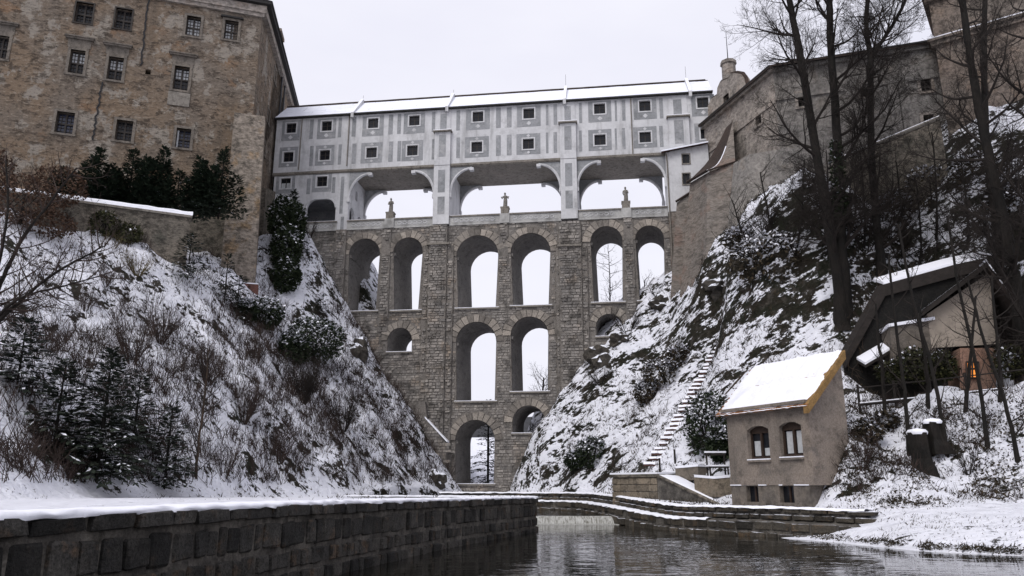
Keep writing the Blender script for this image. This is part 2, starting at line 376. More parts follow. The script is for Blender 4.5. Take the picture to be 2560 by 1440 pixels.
RIGHT = [P(*p) for p in [
    (1285, 1226, 60), (1340, 1226, 57.5), (1420, 1226, 54.5), (1500, 1224, 51.5), (1600, 1215, 48), (1700, 1200, 44.5), (1800, 1190, 41.5),
    (1345, 1070, 61.6), (1400, 985, 61.5), (1480, 900, 61.2), (1560, 830, 60.8), (1640, 765, 60.3), (1700, 728, 59.2),
    (1770, 655, 54.5), (1830, 595, 51.2), (1900, 548, 48.6), (2000, 522, 47.2), (2090, 530, 46.6),(1632, 1163, 46.6), (1670, 1097, 48), (1715, 1020, 49.6), (1760, 944, 51), (1800, 876, 52.2),
    (1450, 1120, 57), (1560, 1060, 54.5), (1745, 1085, 45.5), (1600, 920, 57.5), (1700, 830, 56), (1800, 740, 53), (1900, 700, 49.3), (1880, 850, 47.5), (1980, 830, 45.5), (2000, 680, 46.8), (2100, 770, 44.5), (2120, 650, 45.6), (2205, 712, 45),
    (1860, 1000, 44), (1980, 950, 42.5),
    (2300, 640, 46), (2400, 600, 45), (2520, 560, 43.5), (2250, 430, 48.8), (2350, 380, 47.6), (2450, 340, 46), (2560, 310, 44.5), (2700, 290, 43),
    (2200, 1030, 38.2), (2330, 1000, 37.3), (2450, 990, 36.6), (2560, 975, 36), (2750, 960, 35), (2200, 1130, 36), (2330, 1150, 34.3), (2480, 1150, 33.2), (2600, 1140, 32.5),
    (2120, 1210, 34.6), (2250, 1225, 32.6), (2400, 1240, 31.5), (2560, 1250, 30.5),
    (2150, 1280, 32.6), (2300, 1285, 29.8), (2450, 1290, 28), (2620, 1295, 26.5), (1860, 1334, 35), (1960, 1345, 32.8), (2100, 1357, 30.2), (2300, 1380, 26.3), (2560, 1393, 24.5)]]
BACK = [P(*p) for p in [(1325, 1040, 71), (1370, 990, 71), (1450, 900, 71), (1530, 800, 71), (1620, 768, 71), (1540, 780, 76), (925, 640, 73), (880, 590, 73), (960, 740, 73), (990, 830, 74), (1060, 1000, 74), (1120, 1150, 74)]]
BACK += [Vector(p) for p in [(-22, 72, 24), (-30, 75, 22), (-40, 95, 18), (-55, 80, 20), (-12, 90, 8), (0, 72, 1), (2, 90, -2), (-10, 120, 4), (-40, 130, 14), (25, 75, 17), (40, 80, 20), (30, 110, 12), (12, 110, 4), (5, 90, -2), (18, 95, 9), (60, 100, 18), (-70, 110, 16), (0, 66, 0), (20, 68, 15), (-20, 68, 24)]]
RIGHT += [Vector(p) for p in [(24, 40.5, 6.4), (20, 41.5, 6.4), (28, 39, 6.4), (34, 36, 8), (40, 40, 18), (40, 50, 26), (22, 53, 21.5), (30, 58, 24), (20, 16, .6), (26, 14, 1.5), (34, 16, 5), (14.5, 22, -.8), (11.5, 26, -.9), (9.5, 31, -.9), (17, 15, -.7), (6.0, 38, -4), (2, 45, -6), (0, 55, -7), (-3, 61, -8), (-15, 60, -30), (0, 30, -8), (10, 10, -3), (8.5, 38.5, .6), (7, 44, .6), (2.2, 56.0, -1.6), (3.8, 53.6, -1.6), (.3, 58.2, -1.0), (10.4, 38.7, .3), (11.6, 36.6, .3), (12.7, 34.5, .4), (13.4, 33.6, .9), (14.2, 35.3, 2.6), (15.4, 36.0, 4.2), (16.4, 36.6, 5.2), (11.5, 39.5, 1.5), (13, 38, 3)]]
fL, fR, fB = TPS(LEFT), TPS(RIGHT), TPS(BACK)
WALL_L = [(-9.5, -4), (-7.6, 4), (-6.07, 9.6), (-4.8, 16), (-3.54, 22), (-2.36, 26.8), (-1.2, 30.6), (.1, 34.6), (.95, 37.4), (1.15, 39.2), (.6, 40.8), (-1.2, 42.0), (-5, 43.5), (-9, 45)]
WALL_R = [(-6, 57.6), (0, 57.0), (3.2, 55.2), (5.0, 51.5), (5.6, 48.2), (6.0, 46), (7.0, 42), (8.0, 38.8), (9.85, 35.4), (12.2, 32.6), (13.6, 31.2)]
def ztopL(y): return 1.68 if y < 16 else max(1.53, 1.68-.0065*(y-16))
def ztopR(y): return float(np.interp(y, [31, 34, 38.8, 46, 52, 57], [1.12, 1.18, 1.15, 1.5, 1.62, 1.62]))
def inpoly(X, Y, poly):
    ins = np.zeros(X.shape, bool); n = len(poly)
    for i in range(n):
        x0, y0 = poly[i]; x1, y1 = poly[(i+1) % n]
        c = (y0 > Y) != (y1 > Y)
        if y0 != y1: ins ^= c & (X < (x1-x0)*(Y-y0)/(y1-y0)+x0)
    return ins
TERR = [(x-.35, y) for x, y in WALL_L]+[(-9.2, 46), (-8.3, 49.5), (-6.5, 54), (-4.7, 58.2), (-4.7, 62.2), (-70, 62), (-70, -4)]
RSTRIP = [(x+.4, y+.1) for x, y in WALL_R[2:]]+[(15.5, 32.5), (15.5, 37), (11, 42), (9, 50), (7, 60), (3, 63), (-6, 63), (-8, 62.5), (-8, 57.9), (-2, 57.7), (0, 57.5)]
def axis(segs):
    o = [segs[0][0]]
    for a, b, d in segs:
        n = max(1, round((b-a)/d)); o += [a+(b-a)*(i+1)/n for i in range(n)]
    return np.array(o)
AX = axis([(-70, -37, 1.5), (-37, 33, .21), (33, 60, 1.3)])
AY = axis([(-6, 8, 1), (8, 22, .4), (22, 64.5, .21), (64.5, 90, .8), (90, 140, 3)])
GX, GY = np.meshgrid(AX, AY)
def n2(X, Y, sc, off, kind='f', oct=4):
    o = np.empty(X.size); xf = X.ravel()*sc; yf = Y.ravel()*sc
    if kind == 'r':
        for i in range(X.size): o[i] = noise.ridged_multi_fractal((xf[i], yf[i], off), 1.0, 2.1, oct, 1.0, 2.0)
    else:
        for i in range(X.size): o[i] = noise.fractal((xf[i], yf[i], off), 1.0, 2.1, oct)
    return o.reshape(X.shape)
hl = fL(GX, GY); hr = fR(GX, GY)
behind = GY > 65.6-.1318*GX
hill = np.where(behind, fB(GX, GY), np.maximum(hl, hr))
na = n2(GX, GY, .18, 1.3, 'f', 4); nb = n2(GX, GY, .9, 5.1, 'f', 4)
sx, sy = -GX*.73+GY*.68, GX*.68+GY*.73                       # rock ribs run down the right hillside
nr = n2(sx*.45, sy*1.25, .42, 9.7, 'r', 4)-1.0
nl = n2(GX*1.1+GY*.5, GY*.6-GX*.3, .5, 3.3, 'f', 4)
rightness = np.clip((hr-hl)*.5, 0, 1)
shore = np.clip((hill-1.3)/1.5, 0, 1)*np.clip((135-GY)/60, 0, 1)
q0, q1 = P(1632, 1163, 46.6), P(1800, 876, 52.2); tt_ = np.clip(((GX-q0.x)*(q1.x-q0.x)+(GY-q0.y)*(q1.y-q0.y))/((q1-q0).xy.length**2), 0, 1)
shore = shore*np.clip((np.hypot(GX-q0.x-tt_*(q1.x-q0.x), GY-q0.y-tt_*(q1.y-q0.y))-.8)/1.2, .04, 1)
# rocky bands: strong below the right castle, light on the left bank
rocky = np.clip((n2(GX, GY, .11, 22, 'f', 3)+.15)*2, .25, 1)
hill = hill+shore*(na*.95+nb*.3)+shore*rightness*nr*.8*rocky+shore*(1-rightness)*nl*.35
hill += np.clip((hill+.5), 0, 1)*nb*.06
lev = np.full(GX.shape, -1.3)
m = inpoly(GX, GY, TERR); lev = np.where(m, np.where(GY < 16, 1.62, 1.62-.0065*(GY-16))+np.clip((-GX-8)*.012, 0, .42), lev)
m2 = inpoly(GX, GY, RSTRIP); lev = np.where(m2, np.interp(GY, [31, 34, 38.8, 46, 52, 57], [1.08, 1.14, 1.11, 1.46, 1.58, 1.58]), lev)
m3 = GY > 59.3; lev = np.where(m3, np.maximum(lev, 1.6+np.clip(GY-72, 0, 70)*.13), lev)
RIVER = [(x-.35, y) for x, y in WALL_L]+[(-9.2, 46), (-8.3, 49.5), (-6.5, 54), (-4.7, 58.2)]+[(x+.4, y+.1) for x, y in WALL_R[1:9]]+[(9.3, 35.2), (9.1, 34.2), (9.4, 32), (10.0, 28), (9, 20), (8, -6)]
river = inpoly(GX, GY, RIVER) & ~(m | m2 | m3)
hill = np.where(river & (GY < 58.5), np.minimum(hill, -1.2), hill)
HZ = np.maximum(hill, lev+.015*nb)
def gz(x, y):
    i = min(max(np.searchsorted(AX, x)-1, 0), len(AX)-2); j = min(max(np.searchsorted(AY, y)-1, 0), len(AY)-2)
    u = (x-AX[i])/(AX[i+1]-AX[i]); v = (y-AY[j])/(AY[j+1]-AY[j]); u = min(max(u, 0), 1); v = min(max(v, 0), 1)
    return (HZ[j, i]*(1-u)+HZ[j, i+1]*u)*(1-v)+(HZ[j+1, i]*(1-u)+HZ[j+1, i+1]*u)*v
def ghit(px, py, y0=9, y1=100, st=.12):
    Y = y0
    while Y < y1:
        p = P(px, py, Y)
        if p.z < gz(p.x, p.y): return Vector((p.x, p.y, gz(p.x, p.y)))
        Y += st
    return P(px, py, y1)
def gnormal(x, y, e=.4):
    return Vector((gz(x-e, y)-gz(x+e, y), gz(x, y-e)-gz(x, y+e), 2*e)).normalized()
nx, ny = len(AX), len(AY)
me = bpy.data.meshes.new('hillside_ground')
vv = np.stack([GX.ravel(), GY.ravel(), HZ.ravel()], 1)
ii = np.arange(nx*ny).reshape(ny, nx)
q = np.stack([ii[:-1, :-1].ravel(), ii[:-1, 1:].ravel(), ii[1:, 1:].ravel(), ii[1:, :-1].ravel()], 1)
me.from_pydata(vv.tolist(), [], q.tolist()); me.polygons.foreach_set('use_smooth', [True]*len(me.polygons))
me.materials.append(M['ground']); me.update()
tag(link(bpy.data.objects.new('terrain', me)), 'snow covered gorge slopes and river terrace below the castle', None, None, 'structure')
# far ground and the far hill seen through the middle arch
b = MB(); b.add([(-3000, 139, 10), (3000, 139, 10), (3000, 4000, 10), (-3000, 4000, 10)], [(0, 1, 2, 3)])
tag(b.build('ground', M['ground'], fix=False), 'flat snowy ground beyond the bridge', None, None, 'structure')
b = MB(); L = []
for i in range(121):
    x = -600+i*10
    L.append((x, 15+7*noise.fractal((x*.006, 2.2, 0), 1, 2, 3)+1.6*noise.fractal((x*.09, 7, 0), 1, 2, 3)))
vs = []; fs = []
for k, (yy, sc_) in enumerate([(300, 0), (330, .6), (360, 1), (420, .9), (520, 0)]):
    for x, h in L: vs.append((x, yy+10*noise.noise((x*.02, k, 0)), 1.5+(h+19)*sc_*(1 if abs(x) < 560 else .6)))
for k in range(4):
    for i in range(120):
        a = k*121+i; fs.append((a, a+1, a+122, a+121))
b.add(vs, fs)
M['farhill'] = rock_mat('wooded_far_hill', (.045, .045, .05), (.03, .032, .036), s1=.02, s2=.25, s3=.8, dark=.4, bump=.5, snow=1.18)  # distance haze is put into the colour as greyish tones, no air volume
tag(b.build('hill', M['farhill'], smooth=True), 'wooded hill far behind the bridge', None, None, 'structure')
# water: lower pool, upper pool above the weir
b = MB(); b.add([(-40, -6, 0), (60, -6, 0), (60, 45.6, 0), (-40, 45.6, 0)], [(0, 1, 2, 3)])
tag(b.build('river_water', M['water'], fix=False), 'dark rippled river water', None, None, 'structure')
b = MB(); b.add([(-9, 45.2, .42), (6.6, 45.2, .42), (6.6, 58, .5), (-9, 58, .5)], [(0, 1, 2, 3)])
tag(b.build('upper_river_water', M['water'], fix=False), 'dark water held above the weir', None, None, 'structure')
# weir: sheet of falling water
b = MB(); vs = []; fs = []
prof = [(45.35, .425), (45.15, .42), (44.98, .33), (44.86, .17), (44.78, .04), (44.55, .035), (44.2, .02), (43.9, -.02)]
NXW = 60
for i in range(NXW+1):
    x = .4+5.6*i/NXW
    for k, (yy, z) in enumerate(prof):
        vs.append((x, yy+.1*noise.noise((x*3, k*.7, 2)), z+(.05*noise.noise((x*6, k, 0)) if k > 1 else 0)))
for i in range(NXW):
    for k in range(len(prof)-1):
        a = i*len(prof)+k; fs.append((a, a+len(prof), a+len(prof)+1, a+1))
b.add(vs, fs)
o = b.build('weir_fall', M['foam'], smooth=True); tag(o, 'white water falling over the low weir', None, None, 'structure')

# ------------------------------------------------------------------ river walls of single stones
def rock_mesh(name, m, seed, flat=False):
    """unit block centred on the origin, x along, y depth (front at -.5), z up; rounded, uneven"""
    rnd = random.Random(seed)
    bm = bmesh.new(); bmesh.ops.create_cube(bm, size=1)
    bmesh.ops.bevel(bm, geom=bm.edges[:], offset=.075, segments=1, affect='EDGES')
    for v in bm.verts:
        q = Vector(v.co)*2.2+Vector((seed*3.1, 0, 0))
        v.co += Vector((noise.noise(q), noise.noise(q+Vector((9, 0, 0))), noise.noise(q+Vector((0, 9, 0)))))*.11
    me = bpy.data.meshes.new(name); bm.to_mesh(me); bm.free(); me.materials.append(m)
    return me
STONES = [rock_mesh('stone_%d' % i, M['wet'], i) for i in range(14)]
RSTONES = [rock_mesh('bank_stone_%d' % i, M['rwall'], 40+i) for i in range(12)]
def arclen(pts):
    pts = [Vector((x, y, 0)) for x, y in pts]
    # smooth by Catmull-Rom
    o = []
    for i in range(len(pts)-1):
        p0, p1, p2, p3 = pts[max(i-1, 0)], pts[i], pts[i+1], pts[min(i+2, len(pts)-1)]
        for k in range(8):
            t = k/8
            o.append(.5*((2*p1)+(p2-p0)*t+(2*p0-5*p1+4*p2-p3)*t*t+(3*p1-p0-3*p2+p3)*t**3))
    o.append(pts[-1])
    s = [0]
    for i in range(1, len(o)): s.append(s[-1]+(o[i]-o[i-1]).length)
    return o, s
def along(o, s, d):
    d = min(max(d, 0), s[-1]-1e-4); i = max(0, int(np.searchsorted(s, d))-1)
    k = (d-s[i])/max(s[i+1]-s[i], 1e-6)
    return o[i].lerp(o[i+1], k), (o[i+1]-o[i]).normalized()
def stone_wall(root, curve, courses, ztop, side, meshes, s0, s1, seed, depth=.5, setback=None):
    """side=+1: open face lies to the right of the direction of travel"""
    rnd = random.Random(seed); o, s = arclen(curve); cnt = 0
    for ci, (zt, zb, wmin, wmax, proud) in enumerate(courses):
        d = s0+rnd.random()*.3
        while d < s1:
            wd = rnd.uniform(wmin, wmax); p, t = along(o, s, d+wd/2)
            nrm = Vector((t.y, -t.x, 0))*side
            z1 = ztop(p.y)+zt; z0 = ztop(p.y)+zb
            h = (z1-z0)*rnd.uniform(.84, 1.0)
            pr = proud+rnd.uniform(-.05, .05)
            c = p+nrm*(pr-depth/2)+Vector((0, 0, (z0+z1)/2+rnd.uniform(-.012, .012)))
            m = Matrix.Identity(4); ax = t*side; dep = -nrm
            tw = rnd.uniform(-.03, .03)
            for r_ in range(3):
                m[r_][0] = ax[r_]*(wd-.065); m[r_][1] = dep[r_]*depth; m[r_][2] = (0, 0, 1)[r_]*(h-.06); m[r_][3] = c[r_]
            m = Matrix.Translation(c) @ Matrix.Rotation(tw, 4, nrm) @ Matrix.Translation(-c) @ m
            inst('stone', rnd.choice(meshes), root, m); cnt += 1
            d += wd
    return cnt
def ribbon(curve, prof, side, s0, s1, step, jit, seed):
    """sweep a cross-section [(n,z)] along the curve; returns MB"""
    o, s = arclen(curve); b = MB(); vs = []; fs = []; k = len(prof); n = max(2, int((s1-s0)/step))
    for i in range(n+1):
        p, t = along(o, s, s0+(s1-s0)*i/n); nrm = Vector((t.y, -t.x, 0))*side
        for j, (a, z) in enumerate(prof):
            zz = z(p.y) if callable(z) else z
            ja = jit*noise.noise((p.x*2.3+seed, p.y*2.3, j*1.7)); jz = jit*.6*noise.noise((p.x*2.9, p.y*2.9+seed, j*2.1+4))
            vs.append(p+nrm*(a+ja)+Vector((0, 0, zz+jz)))
    for i in range(n):
        for j in range(k-1):
            a = i*k+j; fs.append((a, a+k, a+k+1, a+1))
    b.add(vs, fs); return b
o_, s_ = arclen(WALL_L)
wl = thing('river_wall', 'curving dark wall of big squared stones with snow along its top', 'wall', (-3, 25, 0))
SL0 = 9.0; SL1 = s_[-1]-6
stone_wall(wl, WALL_L, [(-.01, -.31, .5, 1.1, .10), (-.33, -.90, .26, .74, .04), (-.92, -1.32, .26, .66, .04), (-1.34, -1.72, .28, .7, .07), (-1.72, -2.1, .5, .9, .16)], ztopL, 1, STONES, SL0, SL1, 3)
ribbon(WALL_L, [(-.02, lambda y: ztopL(y)-.06), (-.015, -.9)], 1, 0, s_[-1], .4, .02, 1).build('wall_core', M['wetcore'], wl, fix=False)
ribbon(WALL_L, [(-1.2, lambda y: ztopL(y)-.03), (-.6, lambda y: ztopL(y)+.02), (-.1, lambda y: ztopL(y)+.035), (.05, lambda y: ztopL(y)+.02), (.11, lambda y: ztopL(y)-.035), (.07, lambda y: ztopL(y)-.075)], 1, 0, s_[-1], .07, .065, 5).build('snow', M['snow'], wl, smooth=True, fix=False)
o_, s_ = arclen(WALL_R)
wr = thing('bank_wall', 'stepped stone bank wall with snowy ledges below the small house', 'wall', (8, 39, 0))
zR = ztopR
stone_wall(wr, WALL_R, [(-.01, -.24, .4, .9, .12), (-.26, -.52, .5, 1.0, .16), (-.56, -.95, .5, 1.1, .55), (-.97, -1.45, .5, 1.0, .62)], zR, -1*-1, RSTONES, 4, s_[-1], 8, .6)
ribbon(WALL_R, [(-.02, lambda y: zR(y)-.05), (0, lambda y: zR(y)-.5), (.5, lambda y: zR(y)-.6), (.52, -.6)], 1, 0, s_[-1], .4, .02, 2).build('wall_core', M['wetcore'], wr, fix=False)
ribbon(WALL_R, [(-1.0, lambda y: zR(y)-.03), (-.1, lambda y: zR(y)+.04), (.06, lambda y: zR(y)+.02), (.13, lambda y: zR(y)-.05)], 1, 0, s_[-1], .1, .07, 6).build('snow', M['snow'], wr, smooth=True, fix=False)
ribbon(WALL_R, [(.1, lambda y: zR(y)-.5), (.35, lambda y: zR(y)-.50), (.52, lambda y: zR(y)-.53), (.57, lambda y: zR(y)-.6)], 1, 4, s_[-1]-7, .1, .09, 9).build('snow', M['snow'], wr, smooth=True, fix=False)
# ------------------------------------------------------------------ the covered bridge
B = Frame(0, 63.25, math.cos(math.atan(.1318)), -math.sin(math.atan(.1318)))
D = 4.8
br = thing('covered_bridge', 'tall arched stone bridge carrying a white panelled covered gallery between the castles', 'bridge', B.w(0, -2, 1))
ZPT = .5*(B.z(1000, 546)+B.z(1560, 521))          # parapet top
ZPB = .5*(B.z(1000, 572)+B.z(1560, 543))          # parapet bottom, top of the rubble masonry
ZG = B.z(1300, 404); ZE = 35.0                     # underside and eave of the gallery
def arch(x0, x1, ycrown, ysill, ymid=None, n=14, taper=.0):
    ym = (ycrown+ysill)/2
    t0, t1 = B.t(x0, ycrown+30), B.t(x1, ycrown+30)
    zc, zs = B.z((x0+x1)/2, ycrown), B.z((x0+x1)/2, ysill)
    r = (t1-t0)/2; tc = (t0+t1)/2; zsp = zc-r
    pts = [(t0+taper, zs), (t1-taper, zs)]+[(tc+r*math.cos(math.pi*k/n), zsp+r*math.sin(math.pi*k/n)) for k in range(n+1)]
    return dict(pts=pts, tc=tc, r=r, zsp=zsp, zs=zs, t0=t0, t1=t1)
ARCH = [arch(873, 950, 597, 778, taper=.15), arch(984, 1057, 594, 776, taper=.25), arch(1142, 1246, 589, 770, taper=.2), arch(1277, 1376, 583, 764, taper=.2), arch(1476, 1556, 566, 756, taper=.15), arch(1588, 1660, 564, 752, taper=.15),
        arch(969, 1030, 820, 880), arch(1141, 1241, 805, 1003, taper=.1), arch(1277, 1371, 792, 979, taper=.1), arch(1490, 1556, 785, 841), arch(1139, 1237, 1050, 1210, taper=.05), arch(1281, 1363, 1014, 1083)]
TL, TR = B.t(690, 600), B.t(1690, 600)
outl = [(TL, -1), (TR, -1), (TR, ZPB), (TL, ZPB)]
SKEW = (.34, 0)
b = MB(); b.prism(B, outl, -D, 0, [a['pts'] for a in ARCH], SKEW)
wallo = b.build('stone_wall', M['mortar'], br)
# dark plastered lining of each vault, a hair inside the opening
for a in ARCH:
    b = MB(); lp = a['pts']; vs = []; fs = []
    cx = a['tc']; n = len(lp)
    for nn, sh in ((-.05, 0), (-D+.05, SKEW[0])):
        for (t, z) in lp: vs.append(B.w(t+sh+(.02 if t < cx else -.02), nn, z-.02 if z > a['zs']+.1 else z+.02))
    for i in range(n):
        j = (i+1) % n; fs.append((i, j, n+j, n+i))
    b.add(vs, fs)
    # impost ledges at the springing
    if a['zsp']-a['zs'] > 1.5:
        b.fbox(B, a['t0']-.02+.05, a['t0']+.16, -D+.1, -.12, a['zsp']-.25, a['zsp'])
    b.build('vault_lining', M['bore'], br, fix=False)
    b = MB(); b.fbox(B, a['t0']-.12, a['t1']+.12, -D*.5, .16, a['zs']-.13, a['zs']+.0); sl = b.build('sill', M['stonetrim'], br)
    b = MB(); b.fbox(B, a['t0']-.08, a['t1']+.08, -D*.5, .13, a['zs']+.003, a['zs']+.05); b.build('snow', M['snow'], sl)
    # voussoirs
    nv = max(9, int(round(math.pi*a['r']/.42))); nv += 1-nv % 2
    ri, ro = a['r']+.02, a['r']+.62
    for k in range(nv):
        a0 = math.pi*(k+.06)/nv; a1 = math.pi*(k+.94)/nv; am = (a0+a1)/2
        ro2 = ro+random.uniform(-.08, .1)
        v = MB()
        q = [(a['tc']+r*math.cos(x), a['zsp']+r*math.sin(x)) for r, x in ((ri, a0), (ro2, a0), (ro2, a1), (ri, a1))]
        v.prism(B, q, -.1, .07+random.uniform(-.02, .03)); v.build('voussoir', M['voussoir'], br)
# proud piers
PIERS = [(842, 868, 560, 800, .28), (955, 978, 575, 800, .14), (1076, 1120, 560, 1250, .38), (1247, 1270, 560, 640, .12), (1397, 1452, 556, 1250, .36), (1558, 1582, 545, 780, .14), (1060, 1135, 612, 1250, .2), (1390, 1468, 615, 1250, .2)]
def inhole(t, z, m=.0):
    for a in ARCH:
        if a['t0']-m < t < a['t1']+m and a['zs']-m*.3 < z < a['zsp']: return True
        if z >= a['zsp'] and math.hypot(t-a['tc'], z-a['zsp']) < a['r']+max(m, 0)+.0: return True
    return False
def inring(t, z):
    for a in ARCH:
        if z >= a['zsp']-.05 and math.hypot(t-a['tc'], z-a['zsp']) < a['r']+.68: return True
    return False
PR = []
for (x0, x1, y0, y1, pr) in PIERS:
    t0, t1 = B.t(x0, y0+20), B.t(x1, y0+20); z1, z0 = min(ZPB, B.z((x0+x1)/2, y0)), B.z((x0+x1)/2, min(y1, 1240))
    PR.append((t0, t1, z0, z1, pr))
for q, (t0, t1, z0, z1, pr) in enumerate(PR):
    ok = [a for a in ARCH if a['t0'] < t1 and a['t1'] > t0 and a['zs'] < z1 and a['zsp']+a['r'] > z0]
    for a in ok:
        if a['tc'] < (t0+t1)/2: t0 = max(t0, a['t1']+.03)
        else: t1 = min(t1, a['t0']-.03)
    PR[q] = (t0, t1, z0, z1, pr)
    b = MB(); b.fbox(B, t0, t1, -.3, pr-.03, z0-1, z1-.02*q-.01); b.build('pier', M['mortar'], br)
def proud(t, z):
    p = 0
    for (t0, t1, z0, z1, pr) in PR:
        if t0 <= t <= t1 and z0-1 <= z <= z1: p = max(p, pr)
    return p
rnd = random.Random(11)
b = MB(); z = 1.0
while z < ZPB-.1:
    h = rnd.uniform(.16, .29); h = min(h, ZPB-z)
    t = TL+rnd.random()*.4
    while t < TR:
        wd = rnd.uniform(.22, .68)
        def fits(t, wd):
            ts = [t+.03, t+wd*.5, t+wd-.03]; zs = [z+.03, z+h*.5, z+h-.03]
            return proud(ts[0], z+h/2) == proud(ts[2], z+h/2) and not any(inhole(a, q, .02) for a in ts for q in zs) and not any(inring(a, q) for a in ts for q in zs)
        cand = [(t, wd)] if fits(t, wd) else [(t+wd*k_/4, wd/4) for k_ in range(4)]
        if len(cand) > 1:
            ok_ = [fits(*q_) for q_ in cand]; run = []; new = []
            for q_, o_k in zip(cand, ok_):
                if o_k: run.append(q_)
                elif run: new.append((run[0][0], sum(r_[1] for r_ in run))); run = []
            if run: new.append((run[0][0], sum(r_[1] for r_ in run)))
            cand = [q_ for q_ in new if q_[1] > .13 and fits(*q_)]
        for (ta, wa) in cand:
            pvv = proud(ta+wa/2, z+h/2); c = (ta+wa/2, z+h/2)
            n1 = pvv+rnd.uniform(.005, .07); g = .015; n0 = pvv-.05
            j = lambda: rnd.uniform(-.025, .025)
            f = [(ta+g+j(), z+g+j()), (ta+wa-g+j(), z+g+j()), (ta+wa-g+j(), z+h-g+j()), (ta+g+j(), z+h-g+j())]
            vs = [B.w(a, n0, q) for a, q in f]+[B.w(c[0]+(a-c[0])*.9, n1+rnd.uniform(-.015, .015), c[1]+(q-c[1])*.86) for a, q in f]
            b.add(vs, [(4, 5, 6, 7), (0, 1, 5, 4), (1, 2, 6, 5), (2, 3, 7, 6), (3, 0, 4, 7)])
        t += wd
    z += h
tag(b.build('rubble_stones', M['masonry'], br, fix=False), kind='stuff')
# pier set-off caps, a string ledge above the second tier and little water spouts
for (x, y) in ((1098, 612), (1424, 616)):
    t, z = B.px(x, y); b = MB(); b.fbox(B, t-1.0, t+1.0, .1, .52, z-.12, z+.06); b.build('set_off', M['stonetrim'], br)
# low buttress wall with snowy sloping top at the left foot, in front of the bridge
q = [B.px(x, y, .9) for x, y in ((1010, 1005), (1062, 1003), (1068, 1048), (1115, 1108), (1118, 1240), (1010, 1240))]
b = MB(); b.prism(B, list(reversed(q)), .05, .9); bo = b.build('foot_wall', M['mortar'], br)
qa, qb = B.px(1062, 1045, .9), B.px(1118, 1106, .9)
b = MB(); b.hexa([B.w(qa[0], .95, qa[1]), B.w(qb[0], .95, qb[1]), B.w(qb[0], .2, qb[1]), B.w(qa[0], .2, qa[1]), B.w(qa[0], .9, qa[1]+.14), B.w(qb[0], .9, qb[1]+.1), B.w(qb[0], .2, qb[1]+.12), B.w(qa[0], .2, qa[1]+.14)]); b.build('snow', M['snow'], bo)
b = MB(); rnd = random.Random(5); z = 1.0
while z < q[0][1]:
    t = q[0][0]; h = rnd.uniform(.2, .32)
    while t < B.t(1118, 1200, .9)-.2:
        wd = rnd.uniform(.3, .7)
        lim = np.interp(t+wd, [q[0][0], B.t(1062, 1020, .9), B.t(1118, 1106, .9)], [q[0][1], qa[1]+.2, qb[1]])
        if z+h < lim:
            b.fbox(B, t+.02, t+wd-.02, .88, .93+rnd.uniform(0, .05), z+.02, z+h-.02)
        t += wd
    z += h
tag(b.build('rubble_stones', M['masonry'], bo), kind='stuff')

# ---- gallery
TGL, TGR = B.t(693, 300), B.t(1781, 230)
W_OP, W_OUT = .97, 1.2
WIN1 = [(728, 321), (817, 316), (933, 309), (1036, 302), (1195, 292), (1322, 284), (1499, 271), (1612, 264), (1757, 256)]
WIN2 = [(721, 392), (812, 388), (929, 382), (1031, 377), (1192, 368), (1321, 360), (1500, 350), (1613, 343), (1766, 333)]
WIN3 = [(714, 458), (805, 454)]
def rect(t, z, w, h=None): h = h or w; return [(t-w/2, z-h/2), (t+w/2, z-h/2), (t+w/2, z+h/2), (t-w/2, z+h/2)]
Z1 = sum(B.z(*p) for p in WIN1)/9; Z2 = sum(B.z(*p) for p in WIN2)/9; Z3 = sum(B.z(*p) for p in WIN3)/2
G1 = [(B.t(*p), B.z(*p)*.5+Z1*.5) for p in WIN1]; G2 = [(B.t(*p), B.z(*p)*.5+Z2*.5) for p in WIN2]; G3 = [(B.t(*p), Z3) for p in WIN3]
b = MB(); b.prism(B, [(TGL, ZG), (TGR, ZG), (TGR, ZE), (TGL, ZE)], -.3, 0, [rect(t, z, W_OP) for t, z in G1+G2])
gw = b.build('gallery_wall', M['gwhite'], br)
b = MB(); b.fbox(B, TGL, TGR, -D, -D+.3, ZG, ZE); b.build('gallery_back_wall', M['gwhite'], br)
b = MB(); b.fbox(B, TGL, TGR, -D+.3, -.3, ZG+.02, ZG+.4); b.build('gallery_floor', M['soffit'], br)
b = MB(); b.fbox(B, TGL, TGR, -D-.1, .13, ZG-.1, ZG+.1); b.fbox(B, TGL, TGR, -D-.05, .07, ZG-.18, ZG-.1); b.build('ledge', M['stonetrim'], br)
# window meshes shared
b = MB(); h0, h1 = W_OP/2, W_OUT/2
for (x0, x1, z0, z1) in ((-h1, h1, h0, h1), (-h1, h1, -h1, -h0), (-h1, -h0, -h0, h0), (h0, h1, -h0, h0)): b.box(x0, x1, -.05, .02, z0, z1)
ME_SUR = b.mesh('window_surround', M['gwhite'])
b = MB()
for (x0, x1, z0, z1) in ((-h0, h0, h0-.06, h0), (-h0, h0, -h0, -h0+.06), (-h0, -h0+.06, -h0, h0), (h0-.06, h0, -h0, h0), (-.035, .035, -h0, h0)): b.box(x0, x1, .14, .19, z0, z1)
ME_SASH = b.mesh('window_sash', M['sash'])
b = MB(); b.box(-h0, h0, .145, .185, .05, .09); ME_BAR = b.mesh('glazing_bar', M['sash'])
b = MB(); b.box(-h0+.05, -.03, .165, .175, -h0+.05, h0-.05); ME_PANE = b.mesh('pane', M['glass'])
b = MB(); b.box(-h0+.06, -.05, .3, .32, -h0+.05, .05); ME_CUR = b.mesh('curtain', M['curtain'])
b = MB(); b.box(-h0+.06, -.05, .3, .32, -h0+.05, -.12); ME_DCUR = b.mesh('lower_curtain', M['dimcurtain'])
